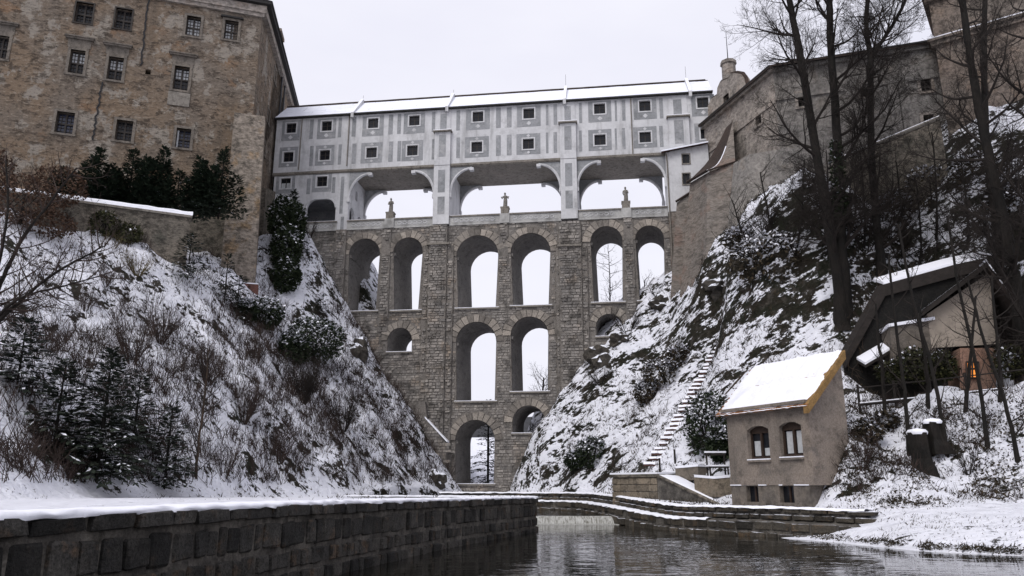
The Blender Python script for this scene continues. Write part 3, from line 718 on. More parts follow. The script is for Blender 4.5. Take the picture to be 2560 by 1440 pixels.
b = MB(); b.add([(0, -.03, -.2), (.22, -.03, 0), (0, -.03, .2), (-.22, -.03, 0), (0, .02, -.2), (.22, .02, 0), (0, .02, .2), (-.22, .02, 0)], [(0, 1, 2, 3), (7, 6, 5, 4), (0, 4, 5, 1), (1, 5, 6, 2), (2, 6, 7, 3), (3, 7, 4, 0)])
ME_DIA = b.mesh('diamond', M['gwhite'])
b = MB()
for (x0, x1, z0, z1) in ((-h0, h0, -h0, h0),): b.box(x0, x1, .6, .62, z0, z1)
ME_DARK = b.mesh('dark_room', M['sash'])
def gwindow(t, z, i, F=B, n=0, cur=True):
    wo = inst('window', ME_SUR, br, F.mat(t, n, z))
    inst('sash', ME_SASH, wo, F.mat(t, n, z)); inst('glazing_bar', ME_BAR, wo, F.mat(t, n, z))
    inst('pane', ME_PANE, wo, F.mat(t, n, z)); inst('pane', ME_PANE, wo, F.mat(t+h0-.01, n, z))
    inst('dark_room', ME_DARK, wo, F.mat(t, n, z))
    if F is B and (i*7+int(z)) % 3 != 0:
        inst('curtain', ME_DCUR, wo, F.mat(t, n, z) @ Matrix.Diagonal((1, .6, .8+.4*((i*5) % 3)/2, 1)))
        if i % 2 == 0: inst('curtain', ME_DCUR, wo, F.mat(t+h0-.01, n, z) @ Matrix.Diagonal((1, .6, 1, 1)))
    return wo
def panel(t0, t1, z0, z1, m='ggrey', hole=None, n=.015):
    v = MB(); v.prism(B, [(t0, z0), (t1, z0), (t1, z1), (t0, z1)], -.02, n, [hole] if hole else []); return v.build('panel', M[m], br)
PW1 = [1.75, 1.78, 1.98, 1.95, 2.15, 2.1, 2.0, 1.98, 1.95]
for i, (t, z) in enumerate(G1):
    if i == 8: pw = PW1[i]
    pw = PW1[i]
    panel(t-pw/2, t+pw/2, z-1.25, z+.74, hole=rect(t, z, W_OUT-.02)); gwindow(t, z, i); inst('diamond', ME_DIA, br, B.mat(t, 0, z-.93))
for i, (t, z) in enumerate(G2):
    pw = PW1[i]
    panel(t-pw/2, t+pw/2, z-.98, z+.98, hole=rect(t, z, W_OUT-.02)); gwindow(t, z, i)
    inst('diamond', ME_DIA, br, B.mat(t, 0, z-.79) @ Matrix.Scale(.7, 4)); inst('diamond', ME_DIA, br, B.mat(t, 0, z+.79) @ Matrix.Scale(.75, 4))
NARROW = [(776, 785), (847, 855), (881, 891), (972, 983), (994, 1003), (1080, 1088), (1141, 1150), (1240, 1252), (1267, 1279), (1365, 1371), (1384, 1393), (1448, 1455), (1538, 1543), (1556, 1564), (1650, 1659)]
za, zb = Z1-1.22, Z1+.72; zc_, zd = Z2-.98, Z2+.98
for (x0, x1) in NARROW:
    dz = (Z1-Z1)
    panel(B.t(x0, 300), B.t(x1, 300), za, zb); panel(B.t(x0, 365), B.t(x1, 365), zc_, zd)
# pilasters over the pillars
PIL = [(1089, 1128, 333), (1400, 1440, 311), (1671, 1723, 296)]
PZ = []
for (x0, x1, yc) in PIL:
    t0, t1 = B.t(x0, 330), B.t(x1, 330); zc = B.z((x0+x1)/2, yc)
    b = MB(); b.fbox(B, t0, t1, -.1, .28, ZG-.05 if x0 < 1600 else ZG, zc-.02); b.fbox(B, t0+.05, t1-.05, -.1, .06, zc+.1, ZE-.1); po = b.build('pilaster', M['gwhite'], br)
    b = MB(); b.fbox(B, t0-.12, t1+.12, 0, .5, zc-.02, zc+.1); b.build('pent_cap', M['stonetrim'], br)
    b = MB(); b.fbox(B, t0-.1, t1+.1, 0, .48, zc+.103, zc+.16); b.build('snow', M['snow'], br)
    w_ = (t1-t0); 
    panel(t0+w_*.28, t1-w_*.28, ZG+.75, zc-.3, n=.295); panel(t0+w_*.3, t1-w_*.3, zc+.35, ZE-.55, n=.075)
    PZ.append((t0, t1))
# pillars below the gallery (upper piers between the big openings)
TB0 = B.t(683, 480); TBL = B.t(872, 480)
for q, (x0, x1) in enumerate(((1087, 1129), (1398, 1442))):
    t0, t1 = PZ[q]
    b = MB(); b.fbox(B, t0, t1, -D, .27, ZPB+.1, ZG-.1); po = b.build('pillar', M['gwhite'], br)
    w_ = t1-t0; zz = [ZPB+1.0, (ZPB+ZG)/2-.2, (ZPB+ZG)/2+.2, ZG-.5]
    panel(t0+w_*.28, t1-w_*.28, zz[0], zz[1], n=.285); panel(t0+w_*.28, t1-w_*.28, zz[2], zz[3], n=.285)
# left third-storey block with its small arched opening
TO0, TO1 = B.t(764, 540), B.t(838, 540); ZO = B.z(800, 497); rr = .9
ao = [(TO0, ZPT), (TO1, ZPT)]+[(TO1-rr+rr*math.cos(R(a)), ZO-rr*1.0+rr*math.sin(R(a))) for a in range(0, 91, 15)]+[(TO0+rr-rr*math.sin(R(a)), ZO-rr+rr*math.cos(R(a))) for a in range(0, 91, 15)]
b = MB(); b.prism(B, [(TB0, ZPB), (TBL, ZPB), (TBL, ZG-.18), (TB0, ZG-.18)], -.35, 0, [rect(t, z, W_OP) for t, z in G3]+[ao])
b.build('end_block_wall', M['gwhite'], br)
b = MB(); b.fbox(B, TB0, TBL-.0, -D, -D+.3, ZPB, ZG-.18); b.fbox(B, TB0, TBL-.3, -D+.3, -.36, ZO+.5, ZO+.7); b.build('end_block_back_wall', M['ggrey'], br)
for i, (t, z) in enumerate(G3):
    panel(t-.9, t+.9, z-1.0, z+.98, hole=rect(t, z, W_OUT-.02)); wo = gwindow(t, z, i)
    if i == 0:
        inst('curtain', ME_CUR, wo, B.mat(t, .18, z)); inst('curtain', ME_CUR, wo, B.mat(t+h0, .18, z) )
for (x0, x1) in ((768, 777), (831, 839), (853, 861)): panel(B.t(x0, 450), B.t(x1, 450), ZO+.5 if x0 < 850 else ZPT+.7, ZG-.55)
panel(B.t(853, 530), B.t(861, 530), ZPT-.9, ZPT+.4)
b = MB()
n = len(ao)
for i in range(2, n-1):
    (t0, z0), (t1, z1) = ao[i], ao[i+1]
    b.tube([B.w(t0, .03, z0), B.w(t1, .03, z1)], .1, 5)
b.build('arch_moulding', M['gwhite'], br)
# cross wall on the left jamb of the first opening: two small arches and a little window
X = Frame(*B.w(TBL, 0, 0).xy, *(-B.nn).xy)        # runs back through the bridge, faces right
az = ZPT+.2
def xarch(c, w_, zt, zb):
    return [(c-w_/2, zb), (c+w_/2, zb)]+[(c+w_/2*math.cos(math.pi*k/8), zt-w_/2+w_/2*math.sin(math.pi*k/8)) for k in range(9)]
hs = [xarch(1.15, 1.3, ZPT+1.6, ZPB+.4), xarch(3.3, 1.3, ZPT+1.5, ZPB+.4), rect(2.1, ZPT+3.1, .6, .9)]
b = MB(); b.prism(X, [(.36, ZPB+.01), (D-.31, ZPB+.01), (D-.31, ZG-.19), (.36, ZG-.19)], -.3, -.01, hs); b.build('cross_wall', M['gwhite'], br)
# brackets (spandrels) and mouldings in the corners of the three openings
OPEN = [(TBL, PZ[0][0]), (PZ[0][1], PZ[1][0]), (PZ[1][1], B.t(1667, 470))]
for (t0, t1) in OPEN:
    for side in (0, 1):
        for nfront in (0, -D+.35):
            a_, b_ = 1.9, 2.35                  # half-widths of the quarter ellipse (along, down)
            s_ = 1 if side == 0 else -1; tb = (t0 if side == 0 else t1)+s_*.003
            zt = ZG-.19
            arc = [(tb+s_*a_*(1-math.cos(R(x))), zt-.16-b_*(1-math.sin(R(x)))) for x in range(0, 91, 9)]
            pl = arc+[(tb+s_*a_, zt), (tb, zt)]
            if side == 0: pl = list(reversed(pl))
            v = MB(); v.prism(B, pl, nfront-.35, nfront-.02); bo = v.build('bracket', M['ggrey'], br)
            v = MB(); v.tube([B.w(t, nfront+.0, z-.02) for t, z in arc], .12, 6)
            e = arc[-1]; v.fbox(B, e[0]-.18, e[0]+.18, nfront-.3, nfront+.12, e[1]-.24, e[1]+.02)
            e = arc[0]; v.fbox(B, e[0]-.14, e[0]+.14, nfront-.3, nfront+.14, e[1]-.3, e[1]+.05)
            v.build('moulding', M['gwhite'], bo)
# parapet with carved panels
def parapet(t0, t1, ped=None):
    b = MB(); b.fbox(B, t0, t1, -.35, .06, ZPB, ZPT-.12); b.fbox(B, t0, t1, -.36, .10, ZPB-.02, ZPB+.1)
    po = b.build('parapet', M['parapet'], br)
    b = MB(); b.fbox(B, t0, t1, -.42, .15, ZPT-.12, ZPT); b.build('coping', M['stonetrim'], po)
    b = MB(); b.fbox(B, t0+.03, t1-.03, -.40, .12, ZPT+.002, ZPT+.035); b.build('snow', M['snow'], po)
    segs = [(t0+.25, t1-.25)] if ped is None else [(t0+.25, ped-.55), (ped+.55, t1-.25)]
    for (a, c) in segs:
        v = MB(); z0, z1 = ZPB+.2, ZPT-.22
        v.prism(B, [(a, z0), (c, z0), (c, z1), (a, z1)], 0, .075, [[(a+.1, z0+.07), (c-.1, z0+.07), (c-.1, z1-.07), (a+.1, z1-.07)]])
        v.build('carved_panel', M['parapet'], po)
        k = a+.35
        v = MB()
        while k < c-.3:
            v.tube([B.w(k+.18*math.cos(x*.9), .07, (z0+z1)/2+.13*math.sin(x*.9)) for x in range(8)], .035, 4); k += .45
        v.build('carved_scroll', M['gwhite'], po)
    if ped is not None:
        v = MB(); v.fbox(B, ped-.42, ped+.42, -.5, .2, ZPB, ZPT-.02); v.build('pedestal_block', M['parapet'], po)
        v = MB(); v.fbox(B, ped-.34, ped+.34, -.46, .14, ZPT, ZPT+.5); v.fbox(B, ped-.38, ped+.38, -.48, .16, ZPT+.5, ZPT+.62); v.build('pedestal', M['stonetrim'], po)
    b = MB(); b.fbox(B, t0, t1, -D-.02, -D+.3, ZPB-.02, ZPT-.3); b.build('rear_parapet', M['stonetrim'], br)
parapet(B.t(762, 560), B.t(843, 560))
PED = [B.t(975, 540), B.t(1262, 530), B.t(1565, 515)]
parapet(OPEN[0][0]+.02, OPEN[0][1]-.02, PED[0]); parapet(OPEN[1][0]+.02, OPEN[1][1]-.02, PED[1]); parapet(OPEN[2][0]+.02, OPEN[2][1]-.02, PED[2])
b = MB(); b.fbox(B, TB0, TR-.5, -D+.31, -.43, ZPB-.3, ZPB+.02); b.build('walkway', M['snow'], br)
# statues: draped standing figures, one body each
def statue(name, t, label, arms):
    base = B.w(t, -.16, ZPT+.62)
    ro = base
    rings = [(0, .24, .2), (.08, .25, .21), (.3, .22, .19), (.6, .21, .17), (.85, .2, .16), (1.0, .17, .14), (1.12, .2, .15), (1.25, .23, .15), (1.33, .2, .13), (1.38, .085, .085), (1.44, .07, .075), (1.49, .095, .1), (1.57, .115, .125), (1.65, .1, .11), (1.71, .05, .06)]
    b = MB(); S = 12; vs = []; fs = []
    for k, (z, a, c) in enumerate(rings):
        for i in range(S):
            an = 2*math.pi*i/S; fold = 1+(.09*math.sin(an*5+k*.35) if z < 1.1 else 0)
            vs.append(B.w(t+a*fold*math.cos(an)+.03*math.sin(z*2.2), -.16+c*fold*math.sin(an), ZPT+.62+z))
    for k in range(len(rings)-1):
        for i in range(S):
            j = (i+1) % S; fs.append((k*S+i, k*S+j, (k+1)*S+j, (k+1)*S+i))
    fs.append(tuple(range(S-1, -1, -1))); fs.append(tuple((len(rings)-1)*S+i for i in range(S)))
    b.add(vs, fs)
    for pts in arms: b.tube([B.w(t+x, -.16+y, ZPT+.62+z) for x, y, z in pts], [.085, .075, .065, .05][:len(pts)], 7, True)
    pv = B.w(t, -.16, ZPT+.62); b.v = [tuple(pv+(Vector(v)-pv)*.8) for v in b.v]
    me = b.mesh(name, M['statue'], True, True)
    o = bpy.data.objects.new('statue', me); link(o); tag(o, label, 'statue', 'stone saints on the bridge parapet')
statue('figure', PED[0], 'small stone statue of a saint with folded arms on the left parapet pedestal', [[(-.2, 0, 1.27), (-.27, .05, 1.0), (-.1, .16, .95), (.05, .17, 1.0)], [(.2, 0, 1.27), (.28, .05, 1.02), (.12, .16, 1.0), (-.02, .18, 1.06)]])
statue('figure', PED[1], 'stone statue with both forearms raised on the middle parapet pedestal', [[(-.2, 0, 1.27), (-.33, .04, 1.02), (-.4, .1, 1.22)], [(.2, 0, 1.27), (.33, .04, 1.02), (.4, .1, 1.24)]])
statue('figure', PED[2], 'slim stone statue with arms close to the body on the right parapet pedestal', [[(-.2, 0, 1.27), (-.26, .03, 1.0), (-.18, .12, .75)], [(.2, 0, 1.27), (.26, .03, 1.0), (.1, .16, 1.02)]])
# roof: rows of tiles stepped like shingles, snow on them
ZR = 37.35; half = D/2+.25
def roof_slope(t0, t1, sgn):
    b = MB(); rows = 9
    for k in range(rows):
        f0, f1 = k/rows, (k+1)/rows+.02
        n0 = (-D/2)+sgn*half*(1-f0); n1 = (-D/2)+sgn*half*(1-f1); z0 = ZE-.1+(ZR-ZE+.1)*f0; z1 = ZE-.1+(ZR-ZE+.1)*f1
        step = 1.1; t = t0
        while t < t1-.01:
            te = min(t+step, t1); j = random.uniform(-.015, .03)
            vs = [B.w(t, n0, z0+.075+j), B.w(te, n0, z0+.075+j), B.w(te, n1, z1+.03), B.w(t, n1, z1+.03), B.w(t, n0, z0-.0), B.w(te, n0, z0-.0)]
            if sgn < 0: vs = [vs[1], vs[0], vs[3], vs[2], vs[5], vs[4]]
            b.add(vs, [(0, 1, 2, 3), (4, 5, 1, 0)]); t = te
    return b
rf = MB(); rf.prism(X, [(-.2, ZE-.12), (D+.2, ZE-.12), (D/2, ZR-.05)], -.5+TBL-TBL, 0)
b = roof_slope(TGL-.2, TGR, 1); rfo = b.build('roof', M['roof'], br, fix=False)
roof_slope(TGL-.2, TGR, -1).build('rear_roof', M['roof'], rfo, fix=False)
b = MB(); b.tube([B.w(TGL-.2+(TGR-TGL)*k/60, -D/2, ZR+.05+.015*random.random()) for k in range(61)], .13, 6); b.build('ridge_tiles', M['tile'], rfo)
b = MB(); b.fbox(B, TGL-.2, TGR, .1, .34, ZE-.16, ZE-.02); b.build('eave', M['darkroof'], rfo)
for i, (xe, ye) in enumerate(((880, 285), (1115, 268), (1407, 245), (1720, 226))):
    t = B.t(xe, ye)+.15
    Y_ = Frame(*B.w(t, 0, 0).xy, *(-B.nn).xy)
    v = MB(); v.prism(Y_, [(-.38, ZE-.45), (.1, ZE-.45), (D/2, ZR-.1), (D-.1, ZE-.2), (D+.35, ZE-.2), (D/2+.25, ZR+.24), (D/2-.25, ZR+.24), (-.38, ZE+.02)], -.13, .13); fw = v.build('fire_wall', M['gwhite'], br)
    v = MB(); v.prism(Y_, [(-.36, ZE+.03), (D/2-.25, ZR+.25), (D/2-.25, ZR+.31), (-.36, ZE+.1)], -.12, .12); v.build('snow', M['snow'], fw)
    v = MB(); v.tube([Y_.w(D/2, 0, ZR+.5), Y_.w(D/2, 0, ZR+(1.6 if i > 1 else .8))], .012, 4); v.build('lightning_rod', M['metal'], fw)
for (x0, y0, y1) in ((757, 292, 425), (875, 284, 415), (1576, 240, 385)):
    t, z0 = B.px(x0, y0); z1 = B.z(x0, y1)
    v = MB(); v.tube([B.w(t, .08, min(z0, ZE-.2)), B.w(t, .08, z1)], .05, 6); v.build('downpipe', M['stonetrim'], br)

# ------------------------------------------------------------------ white annex at the right end of the bridge
A0, A1 = B.t(1667, 450, .5), B.t(1772, 400, .5)
an = thing('white_annex', 'narrow white rendered annex with two small windows at the right end of the bridge', 'building', B.w(A0+1, 0, 20))
z0 = B.z(1690, 528, .5); zl, zr = B.z(1665, 382, .5), B.z(1765, 360, .5)
hs = []
aw = []
for (x, y, w_, h_) in ((1715, 397, 17, 24), (1716, 447, 17, 28)):
    t, z = B.px(x, y, .5); hs.append(rect(t, z, w_*.0345, h_*.0345)); aw.append((t, z, w_*.0345, h_*.0345))
b = MB(); b.prism(B, [(A0, z0), (A1, z0), (A1, zr), (A0, zl)], -2, .5, hs); b.build('wall', M['gwhite'], an)
for (t, z, w_, h_) in aw:
    b = MB(); b.fbox(B, t-w_/2-.08, t+w_/2+.08, .5, .56, z-h_/2-.1, z-h_/2); b.fbox(B, t-w_/2-.07, t-w_/2, .49, .53, z-h_/2, z+h_/2+.07); b.fbox(B, t+w_/2, t+w_/2+.07, .49, .53, z-h_/2, z+h_/2+.07); b.fbox(B, t-w_/2, t+w_/2, .49, .53, z+h_/2, z+h_/2+.07)
    wo = b.build('window', M['stonetrim'], an)
    b = MB(); b.fbox(B, t-w_/2, t+w_/2, .3, .32, z-h_/2, z+h_/2); b.build('pane', M['glass'], wo)
    b = MB(); b.fbox(B, t-.03, t+.03, .32, .36, z-h_/2, z+h_/2); b.fbox(B, t-w_/2, t-w_/2+.05, .32, .36, z-h_/2, z+h_/2); b.build('sash', M['sash'], wo)
b = MB(); b.hexa([B.w(A0-.35, .95, zl-.05), B.w(A1, .95, zr-.05), B.w(A1, -.2, zr+.25), B.w(A0-.35, -.2, zl+.25), B.w(A0-.35, .95, zl+.07), B.w(A1, .95, zr+.07), B.w(A1, -.2, zr+.45), B.w(A0-.35, -.2, zl+.45)]); b.build('roof', M['roof'], an)
b = MB(); b.tube([B.w(A0+.05, .56, zl-.1), B.w(A0+.1, .56, zl-1), B.w(A0+.12, .56, 6)], .06, 6); b.build('downpipe', M['stonetrim'], an)
b = MB(); b.fbox(B, A0+.02, A1, -2, .48, 8, z0-.005); b.build('base_masonry', M['bmason'], an)
# ------------------------------------------------------------------ left castle
cr_ = ray(645, 150); CY = 57.0; CX = cr_[0]*CY
C = Frame(CX, CY, 3.1, 1)                 # front, t=0 at its right corner
S = Frame(CX, CY, -.137, 1)               # right side, running back
ca = thing('castle_palace', 'massive old castle wing of patchy brown plaster with barred windows at the left', 'castle', C.w(-10, -2, 16))
ZCE = C.z(655, 14)
def win_rects(F, lst, n=0):
    o = []
    for (x, y, w_, h_) in lst:
        t0 = F.t(x-w_/2, y, n); t1 = F.t(x+w_/2, y, n); z1 = F.z(x, y-h_/2, n); z0 = F.z(x, y+h_/2, n)
        o.append(((t0+t1)/2, (z0+z1)/2, t1-t0, z1-z0))
    return o
CW = [(210, 33, 44, 52), (308, 48, 42, 52), (483, 66, 36, 50), (578, 76, 34, 48), (192, 155, 38, 60), (288, 172, 38, 58), (453, 196, 38, 60), (162, 307, 46, 54), (310, 327, 42, 52), (458, 346, 37, 49), (2, 118, 36, 58), (370, 180, 14, 12)]
CWR = win_rects(C, CW)
b = MB(); b.prism(C, [(-60, 6), (0, 6), (0, ZCE), (-60, ZCE)], -3, 0, [rect(t, z, w_, h_) for t, z, w_, h_ in CWR])
b.build('front_wall', M['castle'], ca)
def cwindow(root, F, t, z, w_, h_, style, glass='glass', n=0, trim='castletrim', bars=(3, 4), sash='sash'):
    b = MB(); k = .2 if style != 'bare' else .1
    b.fbox(F, t-w_/2-k, t+w_/2+k, n-.15, n+.06, z+h_/2, z+h_/2+k); b.fbox(F, t-w_/2-k-.04, t+w_/2+k+.04, n-.15, n+.1, z-h_/2-k*.8, z-h_/2)
    b.fbox(F, t-w_/2-k, t-w_/2, n-.15, n+.06, z-h_/2, z+h_/2); b.fbox(F, t+w_/2, t+w_/2+k, n-.15, n+.06, z-h_/2, z+h_/2)
    wo = b.build('window', M[trim] if style != 'bare' else M['sash'], root)
    if style == 'hood':
        b = MB(); b.fbox(F, t-w_/2-.28, t+w_/2+.28, n-.1, n+.05, z+h_/2+k+.003, z+h_/2+.85); b.fbox(F, t-w_/2-.45, t+w_/2+.45, n-.1, n+.25, z+h_/2+.85, z+h_/2+.98); b.fbox(F, t-w_/2-.52, t+w_/2+.52, n-.1, n+.34, z+h_/2+.98, z+h_/2+1.08)
        b.build('hood_cornice', M[trim], wo)
    if style == 'cap':
        b = MB(); b.fbox(F, t-w_/2-.35, t+w_/2+.35, n-.1, n+.22, z+h_/2+k+.003, z+h_/2+k+.14); b.build('hood_cornice', M['darkroof'], wo)
    b = MB(); b.fbox(F, t-w_/2, t+w_/2, n-.42, n-.40, z-h_/2, z+h_/2); b.build('pane', M[glass], wo)
    b = MB(); e = .08
    b.fbox(F, t-w_/2, t-w_/2+e, n-.398, n-.3, z-h_/2, z+h_/2); b.fbox(F, t+w_/2-e, t+w_/2, n-.398, n-.3, z-h_/2, z+h_/2); b.fbox(F, t-w_/2+e, t+w_/2-e, n-.398, n-.3, z+h_/2-e, z+h_/2); b.fbox(F, t-w_/2+e, t+w_/2-e, n-.398, n-.3, z-h_/2, z-h_/2+e)
    b.fbox(F, t-.06, t+.06, n-.397, n-.29, z-h_/2+e, z+h_/2-e); b.fbox(F, t-w_/2+e, t+w_/2-e, n-.396, n-.28, z-.06, z+.06)
    b.build('sash', M[sash], wo)
    b = MB()
    for i in (1, 3):
        x = t-w_/2+w_*i/4; b.fbox(F, x-.018, x+.018, n-.395, n-.34, z-h_/2+e, z+h_/2-e)
    for i in range(1, 6):
        if i == 3: continue
        y = z-h_/2+h_*i/6; b.fbox(F, t-w_/2+e, t+w_/2-e, n-.394, n-.345, y-.018, y+.018)
    b.build('glazing_bars', M['curtain'] if style in ('plainw',) else M[sash], wo)
    return wo
STY = ['bare', 'bare', 'plain', 'cap', 'hood', 'hood', 'hood', 'plain', 'plain', 'plain', 'hood']
for i, (t, z, w_, h_) in enumerate(CWR[:11]):
    wo = cwindow(ca, C, t, z, w_, h_, STY[i], 'glassb' if i in (7, 9) else 'glass')
    if i in (2, 3, 4, 5, 6):   # pale curtains and inner sashes behind the upper panes
        b = MB(); zz = z if i > 3 else z-h_*.05
        for s_ in (-1, 1): b.fbox(C, t+s_*w_*.24-w_*.17, t+s_*w_*.24+w_*.17, -.399, -.397, zz+.08 if i > 3 else z-h_*.42, z+h_/2-.14)
        b.build('curtain', M['curtain'], wo)
    if i == 9:
        b = MB(); b.fbox(C, t-w_/2+.04, t-w_/2+.16, -.28, -.24, z-h_/2+.1, z+h_/2-.1); b.build('open_casement', M['curtain'], wo)
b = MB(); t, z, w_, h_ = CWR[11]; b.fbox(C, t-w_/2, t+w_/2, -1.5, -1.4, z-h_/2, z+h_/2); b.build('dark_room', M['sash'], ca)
b = MB(); t, z, w_, h_ = CWR[6]; b.fbox(C, t-w_/2-.25, t+w_/2+.25, -.1, .07, z-h_/2-1.35, z-h_/2-.2); b.build('patched_sill', M['stonetrim'], ca)
# side wall with narrow windows, downpipe
SIDE = [(688, 190, 5, 40), (697, 160, 4, 40), (671, 292, 5, 40), (707, 270, 4, 35), (660, 370, 6, 36), (706, 165, 3, 30)]
SW = win_rects(S, SIDE)
b = MB(); b.prism(S, [(.02, 6), (20, 6), (20, ZCE), (.02, ZCE)], -3, -.02, [rect(t, z, w_, h_) for t, z, w_, h_ in SW]); b.build('side_wall', M['castle'], ca)
for (t, z, w_, h_) in SW: cwindow(ca, S, t, z, w_, h_, 'plain', n=-.02)
b = MB(); ZA = ZCE
b.add([C.w(-60, .75, ZA+.1), C.w(.75, .75, ZA+.1), S.w(20.5, .75, ZA+.1), S.w(20.5, -9, ZA+8), C.w(-8, -9, ZA+8), C.w(-60, -9, ZA+8)], [(0, 1, 4, 5), (1, 2, 3, 4)])
b.fbox(C, -60, .7, -.5, .7, ZA-.18, ZA+.08); b.fbox(S, -.6, 20.4, -.5, .7, ZA-.2, ZA+.06); b.build('roof', M['darkroof'], ca)
b = MB(); b.fbox(C, -60, .35, -.2, .35, ZA-.85, ZA-.2); b.fbox(C, -60, .2, -.2, .2, ZA-1.15, ZA-.85); b.fbox(S, -.3, 20.2, -.2, .35, ZA-.83, ZA-.22); b.build('cornice', M['castle_r'], ca)
b = MB(); tt, zz = S.px(684, 60); b.fbox(S, 9, 10.6, -1.6, -.2, ZA+.1, ZA+3.2); b.fbox(S, 8.8, 10.8, -1.8, 0, ZA+3.2, ZA+3.5); b.build('chimney', M['tower'], ca)
t5 = S.t(697, 250)
b = MB(); b.tube([S.w(t5, .15, ZA-.3), S.w(t5, .15, 30), S.w(t5-.1, .2, 18), S.w(t5-.2, .2, 12)], .09, 6); b.build('downpipe', M['metal'], ca)
b = MB(); b.tube([S.w(12, .15, ZA-.3), S.w(12, .2, 26)], .09, 6); b.build('downpipe', M['metal'], ca)
b = MB()
for pts in (((372, 0), (362, 60), (352, 165)), ((254, 205), (243, 260), (232, 350))):
    b.tube([C.w(*((lambda q: (q[0]+random.uniform(-.08, .08), .03, q[1]))(C.px(pts[0][0]+(pts[-1][0]-pts[0][0])*k/20, pts[0][1]+(pts[-1][1]-pts[0][1])*k/20)))) for k in range(21)], .07, 4)
b.build('conductor_cables', M['metal'], ca)  # dark streaks down the plaster, built as thin lightning conductor cables
# tall corner buttress
b = MB(); zt = C.z(620, 285, 2.2)
tl, tr = C.t(584, 300, 2.2), C.t(663, 290, 2.2)
bl, brr = C.t(549, 705, 3.0), C.t(640, 705, 3.0); zb = C.z(600, 712, 3.0)
b.hexa([C.w(bl, 3.0, zb-3), C.w(brr, 3.0, zb-3), C.w(brr, -2, zb-3), C.w(bl, -2, zb-3), C.w(tl, 2.2, zt), C.w(tr, 2.2, zt+.0), C.w(tr, -2, zt+1.2), C.w(tl, -2, zt+1.2)])
b.build('buttress', M['buttress'], ca)
b = MB(); b.fbox(C, bl-.25, brr+.2, -1, 3.3, zb-3.2, zb+.05); q = b.build('buttress_base', M['redbase'], ca)
b = MB(); b.fbox(C, bl-.25, brr+.2, 2.85, 3.32, zb+.053, zb+.13); b.build('snow', M['snow'], q)
# dark lower wall between buttress and garden wall, and under the bridge end
t0, z1 = C.px(470, 540, 1.0); t1, _ = C.px(575, 560, 1.0)
b = MB(); b.prism(C, [(t0, 10), (t1, 10), (t1, C.z(560, 548, 1.0)), (t0, C.z(480, 538, 1.0))], -1, 1.0); b.build('lower_wall', M['oldwall'], ca)
b = MB(); q = [S.px(x, y, .6) for x, y in ((645, 760), (745, 790), (745, 560), (690, 480), (665, 470))]
b.prism(S, q, -1, .6); b.build('lower_wall', M['oldwall'], ca)
# ------------------------------------------------------------------ garden retaining wall with snowy coping
p0, p1 = P(-120, 455, 42.6), P(478, 536, 48.2)
G = Frame(p1.x, p1.y, p1.x-p0.x, p1.y-p0.y); ZW = .5*(p0.z+p1.z)
gwl = thing('garden_wall', 'long weathered retaining wall capped with smooth snow below the castle', 'wall', (p1.x, p1.y, 15))
b = MB(); b.fbox(G, -24, 0, -.8, 0, 10, p1.z-.25); b.build('wall', M['oldwall'], gwl)
b = MB(); b.fbox(G, -24, .08, -.95, .12, p1.z-.25, p1.z-.1); b.build('coping', M['stonetrim'], gwl)
b = MB()
vs = []; fs = []
for k in range(81):
    t0 = -24+24.1*k/80; h_ = p1.z+.12+.06*noise.noise((t0*1.3, 0, 0)); j_ = .03*noise.noise((t0*3, 5, 0))
    vs += [G.w(t0, .1+j_, p1.z-.1+j_), G.w(t0, .06+j_, h_), G.w(t0, -.4, h_+.2), G.w(t0, -.85, h_+.3), G.w(t0, -.9, p1.z-.1)]
for k in range(80):
    for j in range(4): fs.append((k*5+j, k*5+5+j, k*5+6+j, k*5+1+j))
b.add(vs, fs)
b.build('snow', M['snow'], gwl, smooth=False)

# ------------------------------------------------------------------ right castle: gabled face A and long wall L
pA = P(1765, 312, 60.9)
A = Frame(pA.x, pA.y, .298, -1)             # face towards the left, t grows towards the viewer
rc = thing('castle_wing', 'right castle wing of pale stained plaster with stepped gable dormer above the bridge end', 'castle', A.w(5, -3, 18))
ZRE = 31.87
KT = 9.5
AWS = win_rects(A, [(1897, 297, 15, 32)])
b = MB(); b.prism(A, [(-2, 8), (KT, 8), (KT, ZRE), (-2, ZRE)], -4, 0, [rect(t, z, w_, h_) for t, z, w_, h_ in AWS]); b.build('side_wall', M['castle_r'], rc)
for (t, z, w_, h_) in AWS: cwindow(rc, A, t, z, w_, h_, 'plain', trim='castle_r')
kp = A.w(KT, 0, 0)
Lf = Frame(kp.x, kp.y, 2.98, -1)
LW = win_rects(Lf, [(2315, 214, 26, 30), (2160, 228, 20, 30), (2005, 250, 20, 34), (2322, 300, 26, 26)])
LT = Lf.t(2345, 200)
b = MB(); b.prism(Lf, [(.02, 8), (LT+1, 8), (LT+1, ZRE), (.02, ZRE)], -4, -.01, [rect(t, z, w_, h_) for t, z, w_, h_ in LW]); b.build('long_wall', M['castle_g'], rc)
for (t, z, w_, h_) in LW: cwindow(rc, Lf, t, z, w_, h_, 'plain', trim='castle_r')
b = MB(); b.fbox(Lf, 0, LT, -.2, .25, ZRE-.35, ZRE-.05); b.fbox(Lf, 0, LT, -.2, .12, ZRE-2.6, ZRE-2.3); b.build('cornice', M['castle_g'], rc)
b = MB()
for x in (2130, 2238, 2262):
    t = Lf.t(x, 260); b.fbox(Lf, t-.35, t+.35, -.1, .12, 15, ZRE-2.6)
b.build('pilaster_strip', M['castle_g'], rc)
b = MB(); b.fbox(A, -2, KT+.3, -.3, .3, ZRE-.28, ZRE-.02); b.fbox(A, -2, KT, -.2, .1, ZRE-2.75, ZRE-2.5); b.build('cornice', M['castle_r'], rc)
